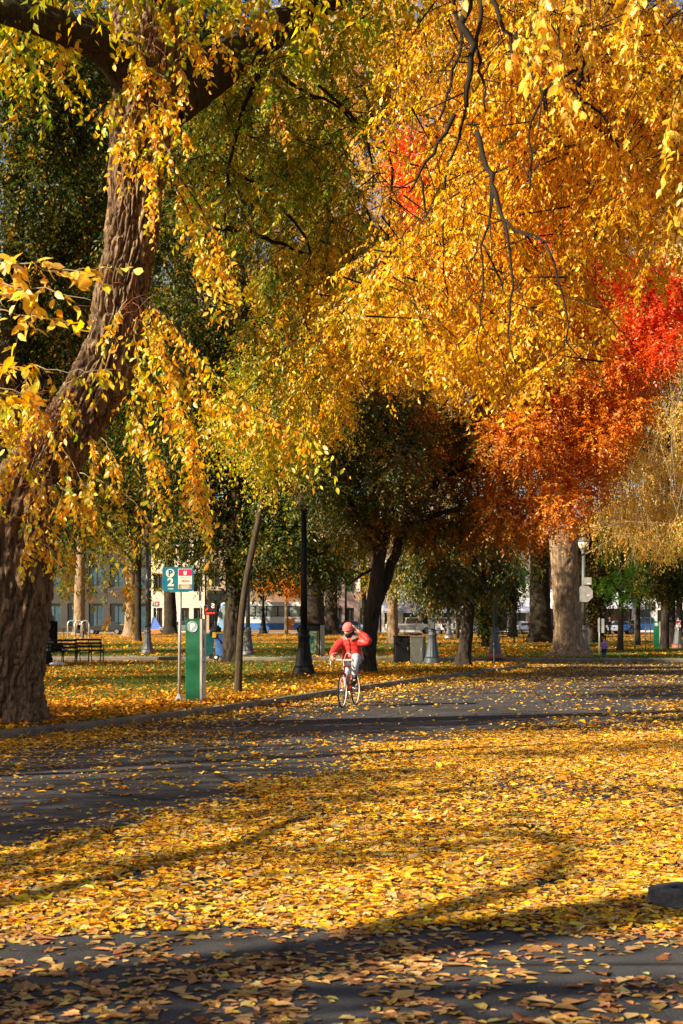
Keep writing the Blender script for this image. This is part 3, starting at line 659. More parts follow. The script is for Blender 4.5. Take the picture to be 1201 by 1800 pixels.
# unseen trees added left of the frame to dapple the road and lawn
def shade_tree(label, o, z0, z1, rad, n, seed, nc=22):
    o = np.array(o); rg = np.random.default_rng(seed); t = thing('elm_tree', label, 'tree', tuple(o))
    bark_trunk('trunk', [o+np.array(p) for p in ((0,0,-.1),(0,0,1),(.1,.1,3.5),(.2,.1,6),(.1,.2,z1*.8),(0,0,z1))], [.6,.45,.4,.34,.2,.06], BARK, t, o, 40, .1, .04, seed)
    cl = [(o+np.array([rad*rr*math.cos(a), rad*rr*math.sin(a), z]), r) for a, rr, z, r in zip(rg.uniform(0,6.28,nc), rg.uniform(.1,1,nc)**.6, rg.uniform(z0, z1, nc), rg.uniform(.7,1.4,nc))]
    S, Dv, Ln = crown_points(rg, cl, n); leaves_obj('crown', twig_leaves(rg, S, Dv, Ln, rg.uniform(.2,.5,len(S)), 10, .15, PAL_GOLD), LEAF_FAR, t, off=o)
    mb = MB()
    for c, r in cl[:10]: mb.tube([(0,0,z0*.8), tuple((c-o)*.5+np.array([0,0,.5])), tuple(c-o)], [.14,.08,.02], 6)
    mb.build('branch', BARK, t)
shade_tree('golden elm standing left of the camera on the lawn, shading the road', (-17.5,10.5,LZ), 5.0, 13, 4.8, 2500, 71)
shade_tree('golden elm left of the near elm on the lawn, shading the road behind the cyclist', (-15.5,35.5,LZ), 4.5, 14, 4.8, 2300, 72)

shade_tree('tall elm beyond the left edge shading the bench lawn', (-24.5,47,LZ), 4, 23, 6.5, 3600, 73, 40)  # tall unseen trees added to darken the background at left
shade_tree('tall elm farther back beyond the left edge, shading the path', (-28,64,LZ), 4, 24, 6.5, 3600, 74, 40)
shade_tree('farthest tall elm beyond the left edge, shading the bike racks', (-33,84,LZ), 4, 25, 7, 3600, 75, 40)

shade_tree('slim golden elm just outside the left edge, dappling the road in front of the cyclist', (-14.5,18.3,LZ), 5.2, 9.8, 3.2, 1300, 76, 15)  # unseen tree added so dapples break up the elm's trunk shadow
# ================================================================ OTHER TREES
def tree(label, px, py, w_px, clumps, pal, n_tw=2200, k=10, size=.16, path=None, bark=BARK, name='tree', cfun=None, crown=None, group=None, flare=.5, seg=28, branches=8, lm=LEAF_FAR, seed=1, extra=None, ln=(.5,1.1), hang=.4, down=.5, z0=LZ, pal2=None):
    """px,py: base on the photo's ground; w_px: trunk width; path: (px,py,w) up the trunk; clumps: (px,py,r_px[,dY])"""
    rg = np.random.default_rng(seed); b = G(px, py, z0); Y = b.y; S = F/Y
    root = thing(name, label, 'tree', b, 0, group); off = np.array(b)
    if path is None: path = [(px+rg.normal(0,2), py-0.35*(py-800), w_px*.9), (px+rg.normal(0,6), 850, w_px*.7), (px+rg.normal(0,10), 700, w_px*.5)]
    pts = [V(px, py, Y)-np.array([0,0,.15]), V(px, py-.25*S, Y)]+[V(a, c, Y) for a, c, d in path]; rad = [w_px/S/2*(1+flare), w_px/S/2*1.06]+[d/S/2 for a, c, d in path]
    bark_trunk('trunk', pts, rad, bark, root, off, seg if Y > 80 else seg*2, .18 if Y > 80 else .08, min(.04, w_px/S*.06), seed, 7, .3 if w_px/S > .5 else .1)
    cl = []
    for c in clumps:
        Yc = Y+(c[3] if len(c) > 3 else rg.normal(0, 1.2)); cl.append((V(c[0], c[1], Yc), c[2]/F*Yc))
    if crown:                                        # (centre z, half height, radius, count, clump radius)
        cz, hh, cr, cn, c_r = crown; top = pts[-1]
        for q in range(cn):
            u = unit(rg.standard_normal(3)); rr = rg.uniform(.35,1)**.5
            cl.append((np.array([b.x+(top[0]-b.x)*.5+u[0]*cr*rr, Y+u[1]*cr*rr, cz+u[2]*hh*rr]), c_r*rg.uniform(.7,1.3)))
    mb = MB()
    tp_ = np.array(pts[2:]) if len(pts) > 3 else np.array(pts)
    order = rg.permutation(len(cl))[:branches]
    for q in order:
        c = cl[q][0]; lo = tp_[tp_[:,2] < c[2]+.4]; s = (lo[-1] if len(lo) else tp_[0]) if c[2] < tp_[-1][2] else tp_[-1]
        s = s*rg.uniform(.85,1)+tp_[0]*0 if False else s
        mid = (s+c)*.5+np.array([0,0,.12*np.linalg.norm(c-s)])+rg.normal(0,.15,3); r0 = min(rad[-1]*.6, .11 if name != 'elm_tree' else .04)
        mb.tube([s-off, (s*.6+mid*.4)-off+rg.normal(0,.08,3), mid-off, (mid*.4+c*.6)-off+rg.normal(0,.1,3), c-off], [r0, r0*.75, r0*.5, r0*.3, r0*.12], 6)
    if mb.v: mb.build('branch', bark, root)
    n_tw = int(n_tw*(1.9 if name != 'maple_tree' else 1.0))
    Sx, Dv, Ln = crown_points(rg, cl, n_tw, ln, None, down)
    fun = cfun
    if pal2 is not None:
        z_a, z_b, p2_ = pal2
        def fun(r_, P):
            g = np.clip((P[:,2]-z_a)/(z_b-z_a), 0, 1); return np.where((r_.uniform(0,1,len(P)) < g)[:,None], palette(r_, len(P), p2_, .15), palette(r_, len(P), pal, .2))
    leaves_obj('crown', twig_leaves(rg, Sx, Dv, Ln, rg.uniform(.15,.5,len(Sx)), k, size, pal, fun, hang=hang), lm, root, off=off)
    if extra is not None: extra(root, off, cl, Y)
    return root
# --- the tall maple behind the cyclist, red at the top, orange on the sunny side, green inside
def c_maple(rg, P):
    n = len(P); px = P[:,0]/P[:,1]*F+CX; py = HOR-(P[:,2]-H)/P[:,1]*F
    nz = fbm(P[:,0]*.8, P[:,2]*.8, P[:,1]*.8, 3, 4)-.5
    t = np.clip((px-700)/420, 0, 1)*1.15+np.clip((800-py)/420, 0, 1)*.45+nz*1.2+.02
    g = palette(rg, n, [(0.05,0.095,0.009,4),(0.10,0.12,0.010,3),(0.21,0.14,0.010,2)], .2); o = palette(rg, n, [(0.66,0.22,0.006,4),(0.72,0.31,0.008,4),(0.55,0.14,0.006,2)], .15)
    rd = palette(rg, n, [(0.68,0.06,0.006,4),(0.70,0.15,0.008,3)], .12)
    u = rg.normal(0, .16, n); r_ = np.clip((560-py)/110, 0, 1)+np.clip((px-1040)/90,0,1)*np.clip((700-py)/90,0,1)
    out = np.where(((t+u) > .36)[:,None], o, g); return np.where((((r_+u+nz*.8) > .62) & ((px > 1000) | (py < 460)))[:,None], rd, out)
mcl = [(538,842,24,-4.2),(562,862,30,-3.6),(575,800,36,-2),(620,770,62),(700,815,74),(610,860,55),(755,770,75),(835,835,75),(690,890,62),(565,820,50),(880,900,52),(790,905,55),(740,930,45),(860,760,70),(640,700,50),(700,720,60),(560,880,45),(625,930,38),
       (905,770,72),(1000,765,70),(1055,770,50),(950,850,62),(1035,850,42),(1005,690,62),(1075,700,50),(1120,640,44),(905,690,80),(845,930,45),(935,925,38),(980,890,45),(1090,740,42),(1110,720,36),(1065,805,34),
       (1145,540,46),(1100,580,42),(1180,565,34),(1150,600,40),(1175,520,30),(1120,520,32),(1165,500,40),(1195,535,40),(1130,560,36),(1085,640,44),(1150,650,34),(1100,670,40),(1170,610,30),(735,285,52),(790,255,38),(760,370,44),(950,330,50),(1000,395,50),(880,420,70),(800,480,70),(1050,470,60),(930,540,80),(1010,560,70),(830,600,70),(740,520,60),(1130,480,40),(720,250,36),(775,310,40),(755,330,46),(930,370,50),(980,350,44)]
maple = tree('tall maple with forked dark trunk behind the cyclist, crown green inside turning orange and red', 646, 1183, 27, mcl, None, 21000, 12, .095, [(650,1130,26),(653,1087,27),(660,1050,27),(664,1010,24),(670,960,21),(690,880,17),(720,780,14),(760,640,10),(790,480,6)], BARK, 'maple_tree', c_maple, None, None, .55, 34, 26, LEAF, 5, None, (.35,.8), .25, .35)
mo = np.array(maple.location)
dark_limbs([([(662,1062,20),(674,1035,19),(690,990,18),(700,960,17),(735,890,13),(790,820,9),(850,770,5)],46.8,46), ([(668,990,13),(650,930,11),(610,870,8),(570,830,5)],46.8,45.5), ([(715,920,11),(780,900,8),(860,895,6),(930,880,4)],46.5,45), ([(760,850,9),(860,800,7),(960,770,5),(1040,765,3)],46.5,44.5), ([(655,1000,6),(628,1015,4),(612,1030,3)],46.5,46)], maple, mo, BARK)

# --- thin leaning tree on the near lawn
tree('slim leaning tree with bare grey-brown stem right of the pay station', 419, 1219, 12.5, [(472,785,32),(480,745,40),(455,805,24),(495,790,26),(450,740,50),(500,700,55),(520,650,50),(440,690,40),(560,720,40),(480,640,50),(410,720,35)], PAL_OLIVE, 950, 11, .085, [(420,1180,12.5),(422,1120,12),(427,1060,11.5),(437,1000,11),(447,950,11),(456,910,10.5),(463,860,9.5),(466,810,8.5),(474,770,7),(486,690,5)], BARK_YOUNG, 'young_tree', None, None, None, .35, 24, 6, LEAF, 8)
# --- dark trunk left of it
tree('dark ivy-flecked trunk behind the slim leaning tree, beside the blue cart', 409, 1166, 30, [(330,560,90),(420,600,90),(360,700,80),(440,800,70),(380,860,62),(330,930,50),(420,930,50),(470,880,60),(300,800,70),(390,990,28),(350,420,90),(430,300,90),(320,250,100),(400,120,100),(330,20,100),(250,700,60),(520,860,45),(500,930,40),(416,1000,16),(470,830,60),(500,880,55),(530,960,46),(480,965,46),(440,910,55),(570,985,32),(540,820,50),(590,1000,22),(455,1000,24)], PAL_DARK, 5200, 11, .14, [(408,1120,30),(410,1070,29),(412,1020,28),(414,950,26),(420,850,22),(425,700,18),(430,500,12)], BARK, 'tree', None, None, None, .3, 24, 14, LEAF_FAR, 9)
# --- left edge, behind the near elm
tree('dark-trunked tree behind the near elm at the left edge, crown deep green', 22, 1196, 50, [(40,90,100),(120,180,85),(60,330,90),(150,400,70),(30,470,80),(110,560,70),(40,620,70),(170,100,75),(130,700,60),(0,0,110),(240,420,60),(60,220,70),(330,180,60),(20,740,60),(100,830,50)], PAL_DARK, 3300, 11, .12, [(20,1100,46),(18,900,44),(22,700,42),(25,500,40),(25,300,34),(60,150,24),(110,0,16)], BARK, 'tree', None, None, None, .4, 24, 12, LEAF_FAR, 10)
tree('second deep green tree at left, its trunk hidden behind the near elm', 66, 1158, 26, [(170,480,90),(220,300,100),(130,250,100),(270,560,80),(200,680,80),(280,700,70),(120,120,100),(260,130,100),(170,800,70),(260,880,60),(310,640,60),(150,900,55),(200,40,100),(330,380,80)], PAL_DARK, 3300, 11, .15, [(66,1050,22),(70,900,20),(110,700,18),(150,450,14)], BARK, 'tree', None, None, None, .3, 24, 10, LEAF_FAR, 12)
# --- far row, left to right
FAR = 'far park trees across the lawn'
tree('sunlit pale trunk behind the bike racks, left of the other sunlit trunk', 140, 1116.5, 21, [(150,960,45),(110,940,40),(115,1035,20),(165,1030,20),(130,1010,28),(190,930,40),(100,890,50),(170,880,50)], PAL_MID, 1500, 9, .26, [(140,1080,20),(140,1040,19),(142,980,16),(145,900,12)], BARK_PALE, 'tree', None, (22,9,9,14,3), FAR, .25, 20, 6, LEAF_FAR, 13)
tree('sunlit pale trunk with flared foot left of the grey lamp post', 229, 1119, 22, [(210,985,40),(190,1040,16),(250,1030,18),(265,1040,14),(250,960,45),(240,1000,28),(200,930,50),(280,920,50),(180,1010,22)], PAL_MID, 1700, 9, .26, [(230,1090,21),(231,1050,20),(230,1000,18),(228,930,13)], BARK_PALE, 'tree', None, (22,9,9,16,3), FAR, .75, 20, 6, LEAF_FAR, 14)
tree('dark trunk behind the parking sign, a car parked at its foot', 300, 1114, 22, [(300,970,45),(340,985,30),(370,950,40),(280,930,50),(330,900,60),(355,1015,22)], PAL_MID, 1500, 9, .26, [(300,1080,22),(298,1040,20),(297,990,18),(300,920,13)], BARK, 'tree', None, (22,9,9,12,3), FAR, .45, 20, 6, LEAF_FAR, 15)
tree('small bright orange tree beside the bus', 503, 1114, 7, [(502,1022,18),(482,1020,14),(520,1018,16),(470,1028,10),(526,1036,9),(495,1004,17),(455,1024,10),(512,1040,8)], PAL_ORANGE, 330, 9, .22, [(504,1080,6.5),(503,1050,6),(502,1020,4)], BARK_PALE, 'young_tree', None, None, None, .2, 14, 7, LEAF_FAR, 16)
tree('fat dark trunk with curved flaring root hiding the end of the bus', 552, 1116, 42, [(500,995,34),(560,970,45),(530,940,40),(590,930,40),(480,960,35),(545,1010,22),(610,960,40),(515,900,50)], PAL_MID, 1900, 9, .25, [(552,1090,37),(552,1050,34),(550,1010,42),(540,970,30),(545,900,22)], BARK, 'tree', None, (23,9,9,14,3), FAR, .9, 26, 8, LEAF_FAR, 17)
dark_t = tree('dark rough trunk with sunlit upper bark right of the litter bin with a picture', 583, 1115, 26, [(600,1000,26),(630,1000,24),(590,985,24),(640,960,40),(620,1025,14),(655,1010,22)], PAL_GREEN, 1300, 9, .24, [(583,1090,23),(582,1050,21),(584,1010,19),(586,950,15)], BARK, 'tree', None, (22,9,8,10,3), FAR, .6, 22, 6, LEAF_FAR, 18)
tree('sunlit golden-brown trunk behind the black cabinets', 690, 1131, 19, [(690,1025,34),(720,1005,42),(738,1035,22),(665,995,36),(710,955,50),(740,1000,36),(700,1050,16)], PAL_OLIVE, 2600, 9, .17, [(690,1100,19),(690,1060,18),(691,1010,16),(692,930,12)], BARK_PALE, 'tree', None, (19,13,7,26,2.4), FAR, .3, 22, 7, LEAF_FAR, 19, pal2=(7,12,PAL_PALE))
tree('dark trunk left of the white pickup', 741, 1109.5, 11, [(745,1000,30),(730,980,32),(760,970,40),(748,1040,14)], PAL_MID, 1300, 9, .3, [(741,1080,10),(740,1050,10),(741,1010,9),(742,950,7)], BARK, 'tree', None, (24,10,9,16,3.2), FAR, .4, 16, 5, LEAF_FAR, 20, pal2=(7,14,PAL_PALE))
tree('sapling in front of the white pickup', 776, 1112, 3.4, [(775,1000,26),(785,980,30)], PAL_MID, 500, 9, .22, [(776,1070,3.2),(775,1020,2.8),(776,980,2)], BARK_YOUNG, 'young_tree', None, None, FAR, .1, 10, 4, LEAF_FAR, 21)
tree('thin straight trunk right of the white pickup', 805, 1123, 6.5, [(805,1010,30),(795,1040,16),(815,985,36)], PAL_DARK, 800, 9, .2, [(805,1090,6.2),(805,1050,6),(804,1000,5)], BARK, 'tree', None, None, FAR, .3, 14, 4, LEAF_FAR, 22)
tree('dark right-leaning trunk in the middle of the lawn, left of the thin sign post', 814, 1173, 25, [(800,1000,40),(830,960,50),(780,965,45),(775,1010,28),(850,1000,30),(790,1035,16),(740,985,34),(760,1020,22)], [(0.05,0.075,0.014,4),(0.09,0.11,0.02,3),(0.45,0.26,0.02,1.6),(0.16,0.17,0.04,1.5)], 1500, 11, .13, [(818,1140,23),(822,1095,22),(826,1050,21),(831,1010,20),(838,960,18),(850,890,14)], BARK, 'tree', None, None, None, .7, 24, 9, LEAF, 23, hang=.7)
tree('short dark trunk behind the red-footed lamp post', 854, 1139, 14, [(850,1030,22),(870,1010,30),(845,1060,11),(860,1080,10),(858,1095,9),(852,1075,10),(880,1040,22)], PAL_DARK, 1100, 9, .16, [(855,1100,13),(856,1060,12),(858,1000,10)], BARK, 'tree', None, None, FAR, .3, 18, 4, LEAF_FAR, 24)
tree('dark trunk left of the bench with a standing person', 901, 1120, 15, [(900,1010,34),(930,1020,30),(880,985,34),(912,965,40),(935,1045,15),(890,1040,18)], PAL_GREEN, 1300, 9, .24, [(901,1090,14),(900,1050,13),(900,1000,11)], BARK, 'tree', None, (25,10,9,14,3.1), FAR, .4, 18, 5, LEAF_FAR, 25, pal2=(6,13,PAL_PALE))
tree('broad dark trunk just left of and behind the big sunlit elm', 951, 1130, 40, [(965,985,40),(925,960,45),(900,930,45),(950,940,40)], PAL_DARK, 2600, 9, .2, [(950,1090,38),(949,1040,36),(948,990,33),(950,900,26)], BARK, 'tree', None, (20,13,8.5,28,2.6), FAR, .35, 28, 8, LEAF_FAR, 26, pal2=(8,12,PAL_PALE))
# --- the big sunlit elm on the right
def pale_twigs(root, off, cl, Y):
    rg = np.random.default_rng(5); n = 420; S = np.stack([V(rg.uniform(1075,1290), rg.uniform(560,930), Y+rg.normal(0,2.0)) for _ in range(n)]); D = rg.normal(0,.35,(n,3)); D[:,2] = -1
    vs, fs = twig_sticks(S, D, rg.uniform(.8,2.6,n), rg.uniform(0,.3,n), .013); link('twig', fast_mesh('twig', vs-off, fs), TWIG_PALE, root)
tree('big elm with thick sunlit pale trunk at right, pale gold leaves on bare hanging twigs', 1001, 1155, 52, [(1090,900,50),(1135,885,50),(1170,940,42),(1105,830,46),(1060,915,26),(1150,810,46),(1195,720,50),(1185,890,42),(1195,620,40),(1060,960,14),(1040,920,20),(1140,950,26),(1200,500,60),(1210,430,60),(1240,800,60),(1230,930,50),(1115,925,34),(1160,915,40),(1090,940,20),(1180,965,18)], PAL_PALE, 4200, 10, .10,
     [(1000,1130,51),(998,1090,48),(995,1040,46),(993,990,47),(991,950,52),(985,890,44),(975,800,36),(985,650,28),(1000,450,20)], BARK_PALE, 'elm_tree', None, (23,6,6,12,1.9), None, 1.0, 44, 16, LEAF, 27, pale_twigs, (.4,1.0), .7, 1.0)
tree('dark leafy trunk right of the sunlit elm, behind the back of the stop sign', 1043, 1131, 26, [(1045,1010,34),(1035,960,34),(1058,975,30),(1048,1050,20),(1042,1085,17),(1048,1105,13),(1062,1030,16),(1030,1060,14),(1050,930,40)], [(0.03,0.05,0.012,4),(0.07,0.07,0.015,3),(0.25,0.12,0.02,1.2)], 1700, 9, .17, [(1043,1090,24),(1042,1040,22),(1042,960,18)], BARK, 'tree', None, None, FAR, .3, 20, 5, LEAF_FAR, 28)
tree('young tree with bright green leaf tufts right of the purple hydrant', 1090, 1145, 11, [(1085,1010,22,.3),(1060,1022,17,.2),(1108,1035,20,.1),(1073,1042,14,-.4),(1112,985,20,.3),(1075,965,26,.4),(1100,1003,16,-.6),(1055,1018,9,-.4),(1085,1048,12,-.5),(1103,1056,9,-.3),(1080,930,24,.6),(1110,940,22,.6)], [(0.08,0.26,0.015,4),(0.14,0.36,0.02,4),(0.24,0.40,0.03,2)], 165, 10, .13, [(1091,1120,10),(1092,1080,9.5),(1092,1040,9),(1094,990,8),(1097,950,7),(1099,900,5)], BARK_YOUNG, 'young_tree', None, None, None, .5, 20, 8, LEAF, 29, None, (.25,.5))
tree('thin dark trunk left of the second parking sign', 1122, 1136, 8.5, [(1125,1000,30),(1140,1020,18),(1120,960,36),(1115,1040,12)], PAL_DARK, 900, 9, .17, [(1122,1100,8),(1122,1050,7.5),(1122,1000,7)], BARK, 'tree', None, None, FAR, .5, 16, 4, LEAF_FAR, 30)
tree('dark trunk beside the second green pay station', 1168, 1142, 15, [(1165,1000,36),(1190,985,30),(1150,975,34),(1180,1020,22),(1152,1020,14),(1210,1000,40)], PAL_DARK, 1500, 10, .15, [(1169,1100,15),(1171,1060,16),(1174,1010,18),(1180,950,18)], BARK, 'tree', None, None, FAR, .3, 20, 6, LEAF_FAR, 31)
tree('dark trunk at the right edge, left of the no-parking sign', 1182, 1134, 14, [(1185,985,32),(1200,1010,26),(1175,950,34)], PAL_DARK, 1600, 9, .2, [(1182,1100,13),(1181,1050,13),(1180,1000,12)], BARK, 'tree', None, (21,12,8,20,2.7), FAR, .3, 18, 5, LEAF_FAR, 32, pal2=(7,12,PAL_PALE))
tree('golden tree behind the maple crown, far across the lawn', 866, 1118, 8, [(860,1010,22)], PAL_PALE, 2400, 9, .24, [(866,1080,8),(866,1040,8),(866,980,8)], BARK, 'tree', None, (24,13,10,30,3.2), FAR, .4, 16, 6, LEAF_FAR, 33)
tree('golden tree behind the olive leaf curtain, far across the lawn', 640, 1112, 8, [(640,1030,14)], PAL_PALE, 2400, 9, .26, [(640,1080,8),(640,1040,8),(640,980,8)], BARK, 'tree', None, (27,14,11,30,3.4), FAR, .4, 16, 6, LEAF_FAR, 34)
tree('dark green tree far behind the bus', 462, 1110, 8, [(470,990,30),(450,970,40)], PAL_DARK, 2400, 9, .3, [(462,1080,8),(462,1040,8),(462,980,8)], BARK, 'tree', None, (24,15,10,30,3.6), FAR, .4, 16, 6, LEAF_FAR, 35)
tree('mixed green and yellow tree far behind the pale sunlit trunks', 190, 1110, 8, [(190,990,30)], PAL_MID, 2600, 9, .3, [(190,1080,8),(190,1040,8),(190,980,8)], BARK, 'tree', None, (25,16,12,34,3.8), FAR, .4, 16, 6, LEAF_FAR, 36)

tree('tall golden tree directly behind the big sunlit elm trunk, its top far above the frame', 992, 1142, 13, [(960,640,60),(1040,560,60)], PAL_PALE, 4200, 10, .17, [(992,1100,12),(992,1000,12),(985,850,10),(985,600,8)], BARK, 'tree', None, (22,12,9.5,44,2.2), None, .3, 18, 10, LEAF_FAR, 41)
tree('tall golden tree hidden behind the forked maple trunk', 654, 1140, 12, [(660,800,50),(700,620,60),(680,80,85),(720,180,80),(650,250,80),(760,60,85),(700,300,70),(600,100,80),(640,30,80),(700,0,90),(580,200,70),(720,420,60),(690,520,50)], PAL_OLIVE, 5200, 10, .17, [(654,1100,11),(656,1000,11),(660,850,10),(665,600,8)], BARK, 'tree', None, (22,12,8.5,44,2.2), None, .3, 18, 10, LEAF_FAR, 42, pal2=(9,15,PAL_PALE))
tree('tall dark tree behind the near elm trunk at the far left', 60, 1151, 16, [(60,800,70),(120,900,50)], PAL_DARK, 3800, 10, .17, [(60,1100,15),(60,1000,14),(60,850,12),(60,600,8)], BARK, 'tree', None, (18,13,8.5,40,2.2), None, .3, 18, 10, LEAF_FAR, 43)
tree('tall dark tree hidden behind the ivy-flecked trunk', 404, 1137, 14, [(380,800,60),(450,860,50),(480,940,40)], PAL_DARK, 4600, 10, .18, [(404,1100,13),(404,1000,12),(404,850,11),(404,600,8)], BARK, 'tree', None, (20,15,9.5,46,2.4), None, .3, 18, 10, LEAF_FAR, 44)
tree('tall dark tree between the lamp post and the parking sign, far back', 243, 1127, 12, [(250,900,40),(230,860,50)], PAL_MID, 4200, 10, .2, [(243,1100,11),(243,1000,11),(243,850,9),(243,600,7)], BARK, 'tree', None, (22,16,10,46,2.6), None, .3, 18, 10, LEAF_FAR, 45)

tree('pale golden tree behind the second green pay station', 1170, 1138, 11, [(1150,700,60),(1190,800,60),(1120,600,60),(1100,480,60)], PAL_PALE, 3800, 10, .17, [(1170,1100,10),(1172,1000,10),(1174,850,9),(1176,600,7)], BARK, 'tree', None, (19,13,7.5,40,2.0), None, .3, 18, 10, LEAF_FAR, 46)
tree('dark leafy tree far behind the no-parking sign', 1196, 1124, 9, [(1180,1000,40),(1140,1010,30),(1100,990,36),(1060,980,36),(1210,1000,40)], PAL_DARK, 2600, 10, .22, [(1196,1100,9),(1196,1000,8),(1196,850,7)], BARK, 'tree', None, (12,7,8,20,2.2), None, .3, 16, 6, LEAF_FAR, 47)
# ================================================================ STREET FURNITURE
BLACK = mat('black_iron', (0.006,0.007,0.008), 0.6, 0.3, 5, 0.15, 0.0, dirt=(0.02,0.017,0.014))
GREYIRON = mat('grey_iron', (0.085,0.09,0.095), 0.5, 0.2, 5, 0.15, dirt=(0.08,0.06,0.05))
GALV = mat('galvanised_steel', (0.42,0.42,0.40), 0.42, 0.2, 7, 0.05, 0.55, dirt=(0.3,0.25,0.2))
TEAL = mat('teal_sign', (0.0,0.125,0.20), 0.4, 0.12, 5, dirt=(0.02,0.19,0.2))
CREAM = mat('cream_sign', (0.72,0.66,0.55), 0.5, 0.1, 8)
CRIMSON = mat('crimson_sign', (0.62,0.008,0.07), 0.45, 0.12, 5)
SIGNBROWN = mat('taupe_sign', (0.20,0.15,0.11), 0.5, 0.15, 9)
SIGNRED = mat('sign_red', (0.52,0.02,0.02), 0.4, 0.12, 5)
WHITE = mat('white_paint', (0.74,0.74,0.72), 0.45, 0.08, 5, dirt=(0.5,0.48,0.43))
GREEN_M = mat('meter_green', (0.003,0.08,0.034), 0.38, 0.25, 2.0, 0.0, dirt=(0.012,0.085,0.04))
STEEL = mat('brushed_steel', (0.44,0.42,0.38), 0.4, 0.18, 10, 0.05, 0.4, dirt=(0.25,0.2,0.16), stretch=(1,1,.2))
SLOT = mat('dark_slot', (0.02,0.02,0.02), 0.6, 0.3, 9)
BLUEDISC = mat('meter_disc_blue', (0.20,0.27,0.36), 0.4, 0.15, 9)
LAMPGLASS = mat('lamp_glass', (0.62,0.57,0.46), 0.25, 0.1, 7)
DKWOOD = mat('dark_bench_wood', (0.010,0.011,0.010), 0.65, 0.4, 6, 0.3)

def text(name, s, size, m, parent, loc, rot=(R(90),0,0), align='CENTER', bold=0.0, ext=0.0015, xs=1.0):
    cu = bpy.data.curves.new(name, 'FONT'); cu.body = s; cu.size = size; cu.align_x = align; cu.align_y = 'CENTER'; cu.extrude = ext; cu.offset = bold; cu.resolution_u = 3
    o = bpy.data.objects.new(name, cu); COL.objects.link(o); bpy.context.view_layer.update()
    me = bpy.data.meshes.new_from_object(o.evaluated_get(bpy.context.evaluated_depsgraph_get())); bpy.data.objects.remove(o)
    q = link(name, me, m, parent); q.location = loc; q.rotation_euler = rot; q.scale = (xs, 1, 1); return q
def rrect(w_, h_, r, seg=5, cx=0, cz=0):
    p = []
    for sx, sz, a0 in ((1,-1,-90),(1,1,0),(-1,1,90),(-1,-1,180)):
        for k in range(seg+1):
            a = R(a0+90*k/seg); p.append((cx+sx*(w_/2-r)+r*math.cos(a), cz+sz*(h_/2-r)+r*math.sin(a)))
    return p
def disc(c, r, n=28): return [(c[0]+r*math.cos(2*math.pi*k/n), c[1]+r*math.sin(2*math.pi*k/n)) for k in range(n)]

